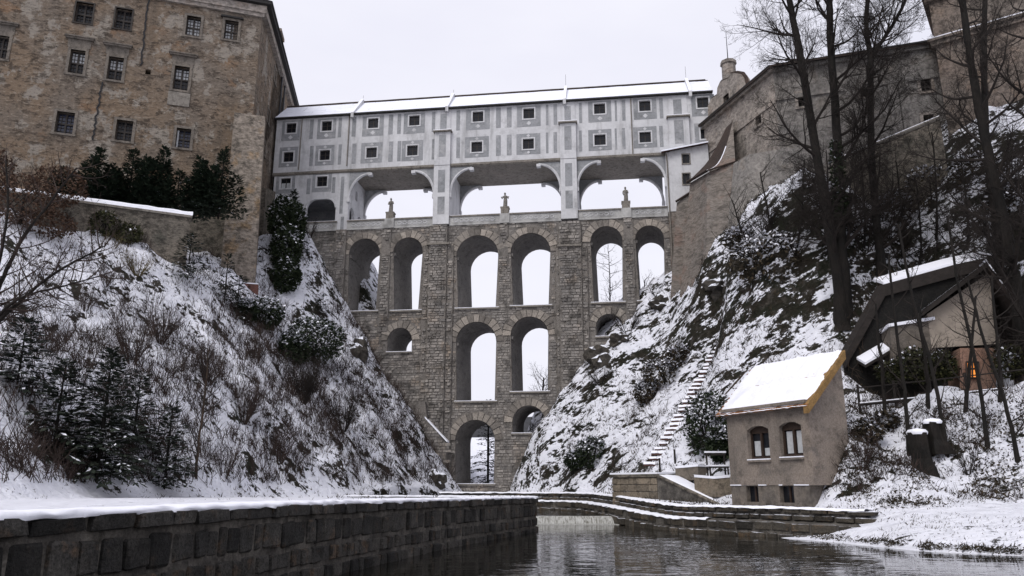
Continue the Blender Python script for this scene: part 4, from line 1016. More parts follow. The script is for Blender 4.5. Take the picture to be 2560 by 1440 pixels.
# roofs
b = MB(); b.add([A.w(-2.2, .5, ZRE), A.w(KT+.5, .5, ZRE), A.w(KT-3, -4.5, ZRE+3.2), A.w(-2.2, -4.5, ZRE+3.2), Lf.w(LT, .4, ZRE), Lf.w(LT, -5, ZRE+.9), A.w(-2.2, .5, ZRE-.14), A.w(KT+.5, .5, ZRE-.14), Lf.w(LT, .4, ZRE-.14)], [(0, 1, 2, 3), (1, 4, 5, 2), (6, 7, 1, 0), (7, 8, 4, 1)]); b.build('roof', M['tile'], rc, fix=False)
b = MB(); b.fbox(Lf, -.2, LT, .2, .5, ZRE-.02, ZRE+.1); b.fbox(A, -2.2, KT+.3, .25, .52, ZRE-.02, ZRE+.1); b.build('gutter', M['darkroof'], rc)
# stepped gable dormer, set back behind the eave
def dz(x, y): return A.px(x, y, -.3)
gp = [dz(1752, 330), dz(1880, 330), dz(1868, 240), dz(1862, 212), dz(1858, 195), dz(1851, 185), dz(1835, 182), dz(1823, 185), dz(1820, 196), dz(1800, 204), dz(1793, 220), dz(1792, 237), dz(1776, 248), dz(1771, 262), dz(1768, 268)]
gp[0] = (gp[-1][0], ZRE-.5); gp[1] = (dz(1868, 240)[0], ZRE-.5)
gh = win_rects(A, [(1817, 253, 15, 34)], -.3)
b = MB(); b.prism(A, gp, -.9, -.3, [rect(t, z, w_, h_) for t, z, w_, h_ in gh]); go = b.build('gable', M['castle_r'], rc)
cwindow(rc, A, *gh[0], 'plain', trim='castle_r', n=-.3)
tg = max(p[0] for p in gp); t0g = min(p[0] for p in gp); zg = max(p[1] for p in gp)
b = MB()
for i in range(2, len(gp)-1):
    b.tube([A.w(gp[i][0], -.55, gp[i][1]+.05), A.w(gp[i+1][0], -.55, gp[i+1][1]+.05)], .18, 5)
b.build('gable_coping', M['tile'], go)
b = MB(); b.hexa([A.w(t0g, -5, ZRE-.5), A.w(tg-.02, -5, ZRE-.5), A.w(tg-.02, -.91, ZRE-.5), A.w(t0g+.6, -.91, ZRE-.5), A.w(t0g, -5, zg-3), A.w(tg-.02, -5, zg-2.2), A.w(tg-.02, -.91, zg-2.2), A.w(t0g+.6, -.91, zg-3)]); b.build('dormer_cheek', M['castle_r'], go)
# chimney with finial rod
ct, cz = A.px(1823, 190, -1.8)
cp_ = A.w(ct, -1.8, 0)
b = MB()
ring = lambda r, z: [(cp_.x+r*math.cos(R(a)), cp_.y+r*math.sin(R(a)), z) for a in range(22, 382, 45)]
zc0, zc1 = A.z(1823, 195, -1.8)-2, A.z(1823, 152, -1.8)
vs = []; prof_ = [(.62, zc0), (.58, zc1-.35), (.7, zc1-.3), (.66, zc1)]
for r, z in prof_: vs += ring(r, z)
fs = [(k*8+i, k*8+(i+1) % 8, (k+1)*8+(i+1) % 8, (k+1)*8+i) for k in range(3) for i in range(8)]+[tuple(24+i for i in range(8))]
b.add(vs, fs); co = b.build('chimney', M['castle_r'], rc)
b = MB(); b.tube([(cp_.x, cp_.y, zc1-.1), (cp_.x, cp_.y, A.z(1823, 72, -1.8))], [.05, .02], 5); b.build('lightning_rod', M['metal'], co)
# tower at the right edge
tp = P(2338, 112, 47.6)
T = Frame(tp.x, tp.y, 1.44, -1)
tw = thing('castle_tower', 'tall brown plastered tower with snowy string courses at the right edge', 'tower', T.w(4, -3, 20))
TWS = win_rects(T, [(2500, 300, 24, 40)])
b = MB(); b.prism(T, [(0, 8), (22, 8), (22, 48), (0, 48)], -5, 0); b.build('wall', M['tower'], tw)
for z in (T.z(2338, 112), T.z(2338, 112)+3.4, T.z(2338, 112)+8):
    b = MB(); b.fbox(T, -.25, 22, -5.2, .25, z-.15, z+.15); b.fbox(T, -.4, 22, -5.3, .42, z+.15, z+.32); so = b.build('string_course', M['tower'], tw)
    b = MB(); b.fbox(T, -.38, 22, .05, .4, z+.323, z+.4); b.build('snow', M['snow'], so)
# battered masonry buttress with swept tile roof
bt = thing('corner_buttress', 'battered stone buttress with swept dark tile roof against the right castle wing', 'buttress', (17, 56, 16))
T1, T2, T3 = P(1725, 458, 58.6), P(1769, 432, 55.6), P(1834, 406, 54.6)
B1, B2, B3 = P(1682, 728, 58.4), P(1755, 705, 54.2), P(1803, 660, 53.6)
BK = P(1845, 420, 60)
b = MB(); back = [T1+Vector((4, 3, 0)), B1+Vector((4, 3, 0))]
T4 = Vector((T3.x+2.5, T3.y+4, T3.z)); B4 = Vector((B3.x+3.5, B3.y+5, B3.z-4)); T5 = Vector((T1.x+1, T1.y+4, T1.z)); B5 = Vector((B1.x+1, B1.y+4, B1.z-4))
B1, B2, B3 = [q-Vector((0, 0, 4)) for q in (B1, B2, B3)]
b.add([T1, T2, T3, T4, T5, B1, B2, B3, B4, B5], [(0, 5, 6, 1), (1, 6, 7, 2), (2, 7, 8, 3), (3, 8, 9, 4), (4, 9, 5, 0), (0, 1, 2, 3, 4), (9, 8, 7, 6, 5)])
b.build('masonry', M['bmason'], bt)
ap = P(1832, 303, 56.2)
vs = []; fs = []
def lerp3(a, c, k, sag): q = a.lerp(c, k); q.z -= sag*math.sin(math.pi*k)*1.0; return q
NL = 10
e0_ = P(1740, 440, 60.2)
e1, e2, e3 = T1+Vector((-.25, -.2, .02)), T2+Vector((-.15, -.35, .02)), T3+Vector((.1, -.1, .02))
for k in range(NL+1):
    f = k/NL
    vs += [lerp3(e1.lerp(e0_, min(1, f*3)), ap+Vector((-.1, 1.5, .2)), f, .35), lerp3(e2, ap, f, 1.15), lerp3(e3, ap, f, .0)]
for k in range(NL):
    fs += [(k*3, k*3+1, k*3+4, k*3+3)]
b = MB(); b.add(vs, fs); ro = b.build('roof', M['tile'], bt, fix=False)
b = MB(); b.add(vs, [(k*3+1, k*3+2, k*3+5, k*3+4) for k in range(NL)]); b.build('upper_masonry', M['bmason'], bt, fix=False)
b = MB(); b.tube([vs[k*3+1]+Vector((0, -.02, .03)) for k in range(NL-2)], .05, 5); b.build('snow', M['snow'], ro)
b = MB(); b.tube([e1, e2], .12, 5); b.tube([e2, e3], .07, 5); b.build('eave', M['tile'], ro)
b = MB(); q = [P(1692, 507, 59.6), P(1728, 480, 59.2), P(1728, 760, 59.0), P(1676, 745, 59.3)]
b.add(q+[v+Vector((1, 3, 0)) for v in q], [(0, 1, 2, 3), (7, 6, 5, 4), (0, 4, 5, 1), (1, 5, 6, 2), (2, 6, 7, 3), (3, 7, 4, 0)]); b.build('side_masonry', M['bmason'], bt)
b = MB(); b.tube([q[0]+Vector((-.1, -.1, .05)), q[1]+Vector((.1, -.1, .05))], .1, 5); b.build('coping', M['tile'], bt)
# battered foot of the wing, greyer stone
ft = thing('battered_wall', 'pale grey sloping foot wall of rough stone right of the tiled buttress', 'wall', (20, 52, 14))
q = [P(1834, 408, 54.4), P(1875, 385, 52.6), P(1960, 372, 51.3), P(2130, 360, 49.9), P(2340, 330, 48.4)]
r_ = [P(1803, 660, 53.2), P(1835, 660, 51.4), P(1955, 660, 49.6), P(2130, 660, 48.6), P(2340, 640, 47.4)]
r_ = [q[i].lerp(r_[i], .75)+(r_[i]-q[i])*.6+Vector((0, .9, -3)) for i in range(5)]
b = MB(); n = len(q); b.add(q+r_+[v+Vector((.5, 2, 0)) for v in q], [(i, n+i, n+i+1, i+1) for i in range(n-1)]+[(2*n+i, i, i+1, 2*n+i+1) for i in range(n-1)]); b.build('stone_face', M['castle_g'], ft, fix=False)
# sloping stair wall with snowy coping in front of the long wall
s0, s1 = P(2095, 402, 48.6), P(2350, 296, 46.8)
sw = thing('stair_wall', 'sloping stone wall with thin snowy coping climbing along the right castle wing', 'wall', s0)
b = MB(); b.add([s0, s1, s1+Vector((0, 0, -9)), s0+Vector((0, 0, -9)), s0+Vector((.2, .5, 0)), s1+Vector((.2, .5, 0)), s1+Vector((.2, .5, -9)), s0+Vector((.2, .5, -9))], [(0, 3, 2, 1), (4, 5, 6, 7), (0, 1, 5, 4), (1, 2, 6, 5), (3, 0, 4, 7)]); b.build('wall', M['oldwall'], sw)
b = MB(); b.tube([s0+Vector((0, 0, .05)), s1+Vector((0, 0, .05))], .13, 6, True); b.build('coping', M['stonetrim'], sw)
b = MB(); b.tube([s0+Vector((0, .05, .17)), s1+Vector((0, .05, .17))], .07, 5, True); b.build('snow', M['snow'], sw)

# ------------------------------------------------------------------ small house by the river
Nc = P(2042, 1262, 34.6); Lc = Vector((10.7, 39.3, 0))
H = Frame(Lc.x, Lc.y, Nc.x-Lc.x, Nc.y-Lc.y); HWD = (Vector((Nc.x, Nc.y, 0))-Lc).length
h = thing('small_house', 'small beige rendered house with steep snowy roof and two arched windows', 'house', (Lc.x+1.5, Lc.y-1, 1.15))
Hs = Frame(*H.w(HWD, 0, 0).xy, *(-H.nn).xy)     # right side, running back
ZH0 = 1.0; ZPL = H.z(1930, 1213); ZHE = 5.7
hw = win_rects(H, [(1896, 1107, 54, 86), (1977, 1099, 56, 90)])
hole = []
for (t, z, w_, h_) in hw:
    hole.append([(t-w_/2, z-h_/2), (t+w_/2, z-h_/2), (t+w_/2, z+h_/2-.18), (t+w_*.25, z+h_/2-.04), (t, z+h_/2), (t-w_*.25, z+h_/2-.04), (t-w_/2, z+h_/2-.18)])
b = MB(); b.prism(H, [(0, ZPL), (HWD, ZPL), (HWD, ZHE), (0, ZHE)], -.45, 0, hole); b.build('front_wall', M['housew'], h)
n0 = .3
# depth and slope so that the near verge ends where the photo shows it
dep = next(x*.02 for x in range(20, 900) if (lambda q: q.x/q.y)(Hs.w(x*.02, .3, 0)) > ray(2112, 880)[0])
qv = Hs.w(dep, .3, 0); sl = (EYE+ray(2112, 880)[1]*qv.y-ZHE)/dep
b = MB(); b.prism(Hs, [(.451, ZPL), (dep, ZPL), (dep, ZHE+dep*sl-.1), (.451, ZHE+.451*sl-.1)], -.45, 0); b.build('side_wall', M['housew'], h); b = MB(); b.prism(Hs, [(.451, ZPL), (dep, ZPL), (dep, ZHE+dep*sl-.1), (.451, ZHE+.451*sl-.1)], -HWD, -HWD+.4); b.build('side_wall', M['housew'], h)
b = MB(); b.fbox(H, -.02, HWD+.02, -.44, .03, ZPL-.005, ZPL+.42); b.build('render_band', M['housew'], h)
b = MB(); b.fbox(H, -.1, HWD+.12, 0, .16, ZHE-.34, ZHE-.12); b.fbox(H, -.1, HWD+.12, 0, .3, ZHE-.12, ZHE+.02); b.build('eave_cornice', M['housew'], h)
# plinth with two recessed cellar windows
pw = win_rects(H, [(1882, 1245, 30, 44), (1968, 1245, 36, 44)])
b = MB(); b.prism(H, [(0, ZH0-.8), (HWD-.3, ZH0-.8), (HWD-.3, ZPL-.01), (0, ZPL-.01)], -.9, .0, [rect(t, ZPL-.40, w_, .72) for t, z, w_, h_ in pw]); pl = b.build('plinth', M['housep'], h)
for (t, z, w_, h_) in pw:
    b = MB(); b.fbox(H, t-w_/2, t+w_/2, -.27, -.25, ZPL-.76, ZPL-.04); wo = b.build('cellar_window', M['glass'], pl)
    b = MB(); b.fbox(H, t-.05, t+.05, -.25, -.2, ZPL-.76, ZPL-.04); b.build('sash', M['wsash'], wo)
for (a0, a1) in ((0, .75), (1.9, 2.4), (3.2, 3.4), (4.1, HWD-.3)):
    b = MB(); b.fbox(H, a0, a1, -.058, .06, ZPL-.012, ZPL+.03); b.build('snow', M['snow'], pl)
for i, (t, z, w_, h_) in enumerate(hw):
    b = MB(); e = .09
    b.fbox(H, t-w_/2, t-w_/2+e, -.34, -.22, z-h_/2, z+h_/2-.18); b.fbox(H, t+w_/2-e, t+w_/2, -.34, -.22, z-h_/2, z+h_/2-.18); b.fbox(H, t-w_/2+e, t+w_/2-e, -.34, -.22, z-h_/2, z-h_/2+.16); b.fbox(H, t-.06, t+.06, -.33, -.2, z-h_/2+.16, z+h_/2-.3); b.fbox(H, t-w_/2, t+w_/2, -.34, -.22, z+h_/2-.35, z+h_/2-.02)
    wo = b.build('window', M['wsash'], h)
    for s_ in (-1, 1):
        b = MB(); b.fbox(H, min(t+s_*.06, t+s_*(w_/2-e)), max(t+s_*.06, t+s_*(w_/2-e)), -.31, -.30, z-h_/2+.16, z+h_/2-.35); b.build('pane', M['glass'], wo)
        lo = z-h_/2+.2; hi = z+.1 if (i == 0) else z+h_/2-.4
        b = MB(); b.fbox(H, min(t+s_*.1, t+s_*(w_/2-.16)), max(t+s_*.1, t+s_*(w_/2-.16)), -.298, -.296, lo, hi if not (i == 0 and s_ > 0) else lo+.35); b.build('curtain', M['curtain'], wo)
    b = MB(); b.fbox(H, t-w_/2-.05, t+w_/2+.05, -.3, .1, z-h_/2-.09, z-h_/2-.005); so = b.build('sill', M['housew'], wo)
    b = MB(); b.fbox(H, t-w_/2-.03, t+w_/2+.03, -.22, .09, z-h_/2, z-h_/2+.05); b.build('snow', M['snow'], so)
# roof: tile rows under a thick uneven snow sheet
b = MB(); rows = 12
for k in range(rows):
    f0, f1 = k/rows, (k+1)/rows+.012
    d0, d1 = -n0+f0*(dep+n0), -n0+f1*(dep+n0)
    t = -.45
    while t < HWD+.25:
        te = min(t+.34, HWD+.3); j = random.uniform(0, .02)
        z0, z1 = ZHE+d0*sl, ZHE+d1*sl
        b.add([H.w(t+.01, -d0, z0+.09+j), H.w(te-.01, -d0, z0+.09+j), H.w(te-.01, -d1, z1+.02), H.w(t+.01, -d1, z1+.02), H.w(t+.01, -d0, z0), H.w(te-.01, -d0, z0)], [(0, 1, 2, 3), (4, 5, 1, 0)]); t = te
M['otile'] = rock_mat('orange_roof_tiles', (.30, .14, .06), (.22, .10, .045), rnd='island', rv=.35, s2=5, s3=16, dark=.3, bump=.4)
rfo = b.build('roof', M['otile'], h, fix=False)
vs = []; fs = []; NU, NV = 60, 50
for i in range(NU+1):
    for j in range(NV+1):
        t = -.43+(HWD+.68)*i/NU; d = -n0+.03+(dep+n0-.05)*j/NV
        edge = min(i, NU-i, j)/3.0
        th = .11*min(1, .15+edge)+.075*noise.noise((t*1.2, d*1.2, 0))+.045*noise.noise((t*4, d*4, 3))+.02*noise.noise((t*11, d*11, 5))
        if j == 0: th -= .06+.06*noise.noise((t*4, 0, 9))
        band = abs(((d+n0) % 1.55)-1.45)
        if band < .05: th -= .11+.1*noise.noise((t*3, d, 7))
        vs.append(H.w(t, -d, ZHE+d*sl+.05+th) if j else H.w(t, n0+.02, ZHE-n0*sl+.035+.045*noise.noise((t*4, 0, 9))))
for i in range(NU):
    for j in range(NV):
        a = i*(NV+1)+j; fs.append((a, a+NV+1, a+NV+2, a+1))
b = MB(); b.add(vs, fs); b.build('snow', M['snow'], rfo, smooth=True, fix=False)
# ochre verge boards on the near gable edge
for k in range(5):
    d0, d1 = -n0+k*((dep+n0)/5)+.0, -n0+(k+1)*((dep+n0)/5)-.01
    b = MB(); b.prism(Hs, [(d0, ZHE+d0*sl-.3), (d1, ZHE+d1*sl-.3), (d1, ZHE+d1*sl+.1), (d0, ZHE+d0*sl+.1)], .02, .33); b.build('verge_board', M['ochre'], rfo)
b = MB(); b.tube([H.w(.35, .3, ZHE+.75), H.w(.75, -.3, ZHE+1.5), H.w(1.15, -.55, ZHE+1.95)], [.03, .05, .02], 5); b.build('fallen_branch', M['barkb'], rfo)
# ------------------------------------------------------------------ dark barn behind, cream house, shed parapet
ba = thing('dark_barn', 'black vine covered barn gable with snow along its long roof', 'barn', (20, 42, 6))
Y0 = 41.8
gp = [(2108, 895), (2122, 1065), (2330, 1040), (2480, 990), (2480, 648), (2385, 668), (2205, 718)]
q = [P(x, y, Y0-(x-2108)*.006) for x, y in gp]
bk = [v+Vector((.6, 1.6, .1)) for v in q]
n = len(q); tri = tessellate_polygon([[Vector((v.x, v.z, 0)) for v in q]])
b = MB(); b.add(q+bk, [tuple(t) for t in tri]+[tuple(n+i for i in t) for t in tri]+[(i, n+i, n+(i+1) % n, (i+1) % n) for i in range(n)]); b.build('gable_wall', M['vine'], ba)
for (ia, ib, nm) in ((0, 6, 'verge_board'), (6, 5, 'eave_board'), (5, 4, 'eave_board')):
    a_, c_ = q[ia], q[ib]; dn = Vector((0, 0, -.55))
    up = Vector((0, -.25, 0)); 
    b = MB(); b.hexa([a_+up+dn, c_+up+dn, c_+dn, a_+dn, a_+up+Vector((0, 0, .1)), c_+up+Vector((0, 0, .1)), c_+Vector((0, .6, .2)), a_+Vector((0, .6, .2))]); bo = b.build(nm, M['wood'], ba)
    if ia:
        b = MB(); b.hexa([a_+Vector((0, -.2, .1)), c_+Vector((0, -.2, .1)), c_+Vector((.3, 1.5, .75)), a_+Vector((.3, 1.5, .75)), a_+Vector((0, -.2, .24)), c_+Vector((0, -.2, .24)), c_+Vector((.3, 1.5, .9)), a_+Vector((.3, 1.5, .9))]); b.build('snow', M['snow'], ba)
# cream house
ch = thing('cream_house', 'cream rendered house with snowy roof and a warmly lit lower window', 'house', P(2390, 960, 39))
Yc = 39.4
q = [P(x, y, Yc) for x, y in ((2318, 785), (2455, 690), (2462, 865), (2330, 870))]
q[1].y -= .6; q[2].y -= .6
q = q[:2]+[Vector((q[1].x, q[1].y, q[2].z)), Vector((q[0].x, q[0].y, q[3].z))]
b = MB(); b.add(q+[v+Vector((.8, 2.5, 0)) for v in q], [(0, 3, 2, 1), (4, 5, 6, 7), (0, 1, 5, 4), (1, 2, 6, 5), (3, 0, 4, 7)]); b.build('upper_wall', M['cream'], ch)
e0, e1, e2 = P(2308, 788, Yc-.5), P(2468, 668, Yc-1.1), P(2590, 840, Yc-2.2)
b = MB()
b.hexa([e0, e1, e1+Vector((.8, 3.5, 0)), e0+Vector((.8, 3.5, 0)), e0+Vector((0, 0, .28)), e1+Vector((0, 0, .28)), e1+Vector((.8, 3.5, .28)), e0+Vector((.8, 3.5, .28))]); b.build('verge_board', M['wood'], ch)
rr_ = [e1+Vector((0, 0, .3)), e2+Vector((0, 0, .2)), e2+Vector((1.2, 4, .2)), e1+Vector((1.2, 4, .3))]
b = MB(); b.add(rr_+[v+Vector((0, 0, -.3)) for v in rr_], [(0, 1, 2, 3), (7, 6, 5, 4), (0, 4, 5, 1), (1, 5, 6, 2)]); b.build('roof', M['tile'], ch)
sn = [v+Vector((0, 0, .16)) for v in rr_]; b = MB(); b.add(sn+[v+Vector((0, 0, .02)) for v in rr_], [(0, 1, 2, 3), (0, 4, 5, 1), (1, 5, 6, 2)]); b.build('snow', M['snow'], ch)
sn = [e0+Vector((0, -.02, .3)), e1+Vector((0, -.02, .3)), e1+Vector((.3, 1, .36)), e0+Vector((.3, 1, .36))]; b = MB(); b.add(sn, [(0, 1, 2, 3)]); b.build('snow', M['snow'], ch, fix=False)
# right front part of the wall under the snowy roof slope
q = [P(x, y, Yc-.9) for x, y in ((2330, 872), (2462, 866), (2560, 866), (2560, 985), (2330, 985))]
lo = [(2400, 870), (2490, 870), (2490, 985), (2400, 985)]
v4 = [P(x, y, Yc-.95) for x, y in lo]
b = MB(); b.add(v4+[v+Vector((.4, 2, 0)) for v in v4], [(0, 3, 2, 1), (0, 1, 5, 4), (1, 2, 6, 5), (3, 0, 4, 7)]); b.build('lower_wall', M['pinkw'], ch)
v4 = [P(x, y, Yc-1.0) for x, y in ((2416, 905), (2446, 905), (2446, 945), (2416, 945))]
b = MB(); b.add(v4, [(0, 3, 2, 1)]); wo = b.build('lit_window', M['lit'], ch, fix=False)
b = MB()
for (x0, y0, x1, y1) in ((2416, 905, 2446, 905), (2416, 945, 2446, 945), (2416, 905, 2416, 945), (2446, 905, 2446, 945), (2431, 905, 2431, 945), (2416, 922, 2446, 922)): b.tube([P(x0, y0, Yc-1.04), P(x1, y1, Yc-1.04)], .05, 4)
b.build('sash', M['sash'], wo)
# small shed parapet left of it
sp = thing('flat_shed', 'small grey flat roofed shed with snow on its edge beside the cream house', 'shed', P(2270, 880, 39.5))
v4 = [P(x, y, 39.4) for x, y in ((2224, 818), (2330, 800), (2330, 900), (2224, 900))]; v4[3].x = v4[0].x; v4[2].x = v4[1].x
b = MB(); b.add(v4+[v+Vector((.4, 1.8, 0)) for v in v4], [(0, 3, 2, 1), (0, 1, 5, 4), (3, 0, 4, 7), (1, 2, 6, 5)]); b.build('wall', M['housep'], sp)
b = MB(); a_, c_ = v4[0], v4[1]; b.hexa([a_+Vector((-.1, -.12, 0)), c_+Vector((.1, -.12, 0)), c_+Vector((.5, 1.9, 0)), a_+Vector((.3, 1.9, 0)), a_+Vector((-.1, -.12, .16)), c_+Vector((.1, -.12, .16)), c_+Vector((.5, 1.9, .2)), a_+Vector((.3, 1.9, .2))]); b.build('snow', M['snow'], sp)

# ------------------------------------------------------------------ ramp block, planters, ladder stairs by the river
R0, R1 = P(1530, 1190, 46.2), P(1642, 1184, 43.6)
rb = thing('stone_ramp', 'low squared stone block with snowy ramp running down to the bank wall', 'ramp', (7.5, 44, 1.4))
RF = Frame(R0.x, R0.y, R1.x-R0.x, R1.y-R0.y); RW = (R1-R0).xy.length
ztop_ = R1.z; zbot = 1.0
b = MB(); b.fbox(RF, 0, RW, -1.8, -.06, zbot, ztop_-.18); b.build('core', M['housep'], rb)
rows = 4; hh = (ztop_-.2-zbot)/rows; rnd = random.Random(21)
b1_ = rock_mesh('block', M['block'], 77); 
for k in range(rows):
    t = 0
    while t < RW-.05:
        wd = min(rnd.uniform(.5, 1.1), RW-t)
        m_ = RF.mat(t+wd/2, -.1, zbot+hh*(k+.5)) @ Matrix.Diagonal((wd-.02, .25, hh-.02, 1)); inst('stone', b1_, rb, m_); t += wd
b = MB(); b.fbox(RF, -.12, RW+.1, -1.9, .1, ztop_-.18, ztop_-.02); cpo = b.build('coping', M['oldwall'], rb)
b = MB(); b.fbox(RF, -.1, RW+.08, -1.88, .08, ztop_-.018, ztop_+.08); b.build('snow', M['snow'], cpo)
e = P(1800, 1259, 39.9); c0 = RF.w(RW+.08, .08, ztop_)
dd = (e-c0); dx = Vector((dd.x, dd.y, 0)).normalized(); sdv = Vector((-dx.y, dx.x, 0)); sdv = sdv if sdv.y > 0 else -sdv
b = MB(); g0 = [c0, c0+sdv*1.5, e+sdv*1.1, e]
b.add([v+Vector((0, 0, -.16)) for v in g0]+[Vector((v.x, v.y, .9)) for v in g0], [(0, 1, 2, 3), (0, 3, 7, 4), (1, 5, 6, 2), (2, 6, 7, 3)]); b.build('ramp_body', M['wetcore'], rb)
b = MB(); b.tube([c0+Vector((0, 0, -.1)), e+Vector((0, 0, -.08))], .1, 5); b.build('ramp_edge', M['oldwall'], rb)
vs = []; fs = []
for i in range(13):
    for j in range(7):
        p = g0[0].lerp(g0[3], i/12).lerp(g0[1].lerp(g0[2], i/12), j/6); vs.append(p+Vector((0, 0, -.1+.14*min(1, .3+min(j, 6-j, i, 12-i)/2)+.03*noise.noise(p*2)-.12*math.sin(math.pi*i/12)*0)))
for i in range(12):
    for j in range(6): a = i*7+j; fs.append((a, a+7, a+8, a+1))
b = MB(); b.add(vs, fs); b.build('snow', M['snow'], rb, smooth=True, fix=False)
# two stone planters
def planter(name, label, pts, Y, hgt, m):
    q = [P(x, y, yy) for (x, y), yy in zip(pts, Y)]
    o = thing(name, label, 'planter', q[1])
    b = MB(); dn = Vector((0, 0, -hgt)); bk = Vector((.3, 1.6, 0))
    b.add(q+[v+dn for v in q]+[v+bk for v in q], [(i, i+len(q), i+1+len(q), i+1) for i in range(len(q)-1)]+[(i, i+1, 2*len(q)+i+1, 2*len(q)+i) for i in range(len(q)-1)]); b.build('wall', M[m], o, fix=False)
    b = MB(); n = len(q); b.add([v+Vector((0, -.04, 0)) for v in q]+[v+bk for v in q]+[v+Vector((0, -.04, .12)) for v in q]+[v+bk+Vector((0, 0, .16)) for v in q], [(i, i+1, 2*n+i+1, 2*n+i) for i in range(n-1)]+[(2*n+i, 2*n+i+1, 3*n+i+1, 3*n+i) for i in range(n-1)]); b.build('snow', M['snow'], o, fix=False)
planter('stone_planter', 'brown stone planter with snow on top beside the small house', [(1735, 1193), (1785, 1197), (1830, 1193)], (41.6, 40.4, 40.3), .9, 'block')
planter('concrete_planter', 'grey concrete planter with snow behind the ramp', [(1688, 1171), (1745, 1166), (1770, 1168)], (44.2, 43.2, 43.6), .7, 'housep')
# ladder stairs up the slope
st = thing('log_steps', 'steep flight of narrow snowy timber steps climbing the right slope', 'steps', ghit(1632, 1160))
NS = 27
q0, q1 = P(1632, 1163, 46.6), P(1800, 876, 52.2); kk = np.linspace(0, 1, NS)
fit = [lambda x, i=i: q0[i]+(q1[i]-q0[i])*x for i in range(3)]
stepm = MB(); stepm.box(-.5, .5, -.12, .12, -.16, 0); ME_ST = stepm.mesh('step', M['redwood'])
b = MB(); vs = []; fs = []
for i in range(9):
    for j in range(4):
        x = -.52+1.04*i/8; y = (-.15, -.13, .1, .2)[j]; z = (-.06, .07, .1, .06)[j]+.03*noise.noise((x*4, y*5, 2))
        vs.append((x, y, z))
for i in range(8):
    for j in range(3): a = i*4+j; fs.append((a, a+4, a+5, a+1))
b.add(vs, fs); ME_SS = b.mesh('step_snow', M['snow'], True)
lastp = None
for k in range(NS):
    p = Vector((fit[0](kk[k]), fit[1](kk[k]), fit[2](kk[k])+random.uniform(.1, .17)))+Vector((random.uniform(-.04, .04), 0, 0))
    m_ = Matrix.Translation(p) @ Matrix.Rotation(R(-12+random.uniform(-5, 5)), 4, 'Z') @ Matrix.Rotation(R(random.uniform(-3, 3)), 4, 'Y') @ Matrix.Diagonal((random.uniform(.68, .95), random.uniform(.7, 1.1), random.uniform(.8, 1.2), 1))
    so = inst('step', ME_ST, st, m_); inst('snow', ME_SS, so, m_)
b = MB(); b.tube([Vector((fit[0](x)+.52, fit[1](x), fit[2](x)+.12)) for x in np.linspace(0, 1, 14)], .15, 6); b.build('side_board', M['redwood'], st)
for (px_, py_) in ((1650, 1180), (1688, 1163)):
    p = ghit(px_, py_); b = MB(); b.tube([p+Vector((0, 0, -.3)), p+Vector((0, 0, .75))], .06, 6, True); o = b.build('stair_post', M['wood']); tag(o, 'short dark wooden post at the foot of the steps' if px_ < 1660 else 'thin dark post behind the ramp head beside the steps', 'post')
# garden chair frame beside the house
p = P(1795, 1192, 41.2); gc = thing('garden_bench', 'dark framed garden bench with snow on its back beside the house', 'bench', p)
for x in (-.42, .5):
    b = MB(); b.tube([p+Vector((x, .35, -.2)), p+Vector((x, .45, 1.2))], .05, 5); b.build('leg', M['wood'], gc)
    b = MB(); b.tube([p+Vector((x, -.2, -.1)), p+Vector((x, -.15, .5))], .045, 5); b.build('leg', M['wood'], gc)
b = MB(); b.box(p.x-.5, p.x+.58, p.y+.4, p.y+.48, p.z+1.1, p.z+1.22); b.build('backrest', M['wood'], gc)
b = MB(); b.box(p.x-.48, p.x+.56, p.y-.2, p.y+.4, p.z+.45, p.z+.52); b.build('seat', M['wood'], gc)
b = MB(); b.box(p.x-.52, p.x+.6, p.y+.38, p.y+.5, p.z+1.22, p.z+1.31); b.box(p.x-.48, p.x+.56, p.y-.2, p.y+.38, p.z+.52, p.z+.6); b.build('snow', M['snow'], gc)
# ------------------------------------------------------------------ vegetation
def proj(p):
    d = Vector(p)-Vector((0, 0, EYE)); fy = d.y*CP+d.z*SP; uz = -d.y*SP+d.z*CP
    return 1280+FPX*d.x/fy, 720-FPX*uz/fy
def rv(rnd, s=1): return Vector((rnd.uniform(-1, 1), rnd.uniform(-1, 1), rnd.uniform(-1, 1)))*s
def perp(d, rnd):
    a = d.cross(rv(rnd)); 
    if a.length < 1e-3: a = d.cross(Vector((1, 0, 0)))
    return a.normalized()
# level: children per metre, length range factor, angle, wiggle, up pull
def branch(b, p, d, L, r, lv, rnd, P_, tb=None):
    q = P_[lv]; b0 = b; b = tb if (tb is not None and lv > 0) else b; ns = q['seg']; pts = [p.copy()]; rad = [r]; d = d.normalized(); dirs = [d]
    for i in range(ns):
        d = (d+rv(rnd, q['wig'])+Vector((0, 0, q['up']))).normalized()
        pts.append(pts[-1]+d*(L/ns)); rad.append(max(.005, r*(1-.8*(i+1)/ns))); dirs.append(d)
    b.tube(pts, rad, q['sides'])
    if lv+1 < len(P_):
        n = int(q['kids']*L*rnd.uniform(.8, 1.2))+q.get('min', 1)
        for k in range(n):
            f = q.get('start', .2)+(1-q.get('start', .2))*(k+rnd.random())/n
            i = min(int(f*ns), ns-1); pp = pts[i].lerp(pts[i+1], f*ns-i)
            an = R(rnd.uniform(*q['ang'])); dd = dirs[i]*math.cos(an)+perp(dirs[i], rnd)*math.sin(an)
            LL = L*rnd.uniform(*q['len'])*(1-.55*f)
            branch(b, pp, dd, max(LL, .25), max(.006, rad[i]*q.get('rf', .5)), lv+1, rnd, P_, tb)
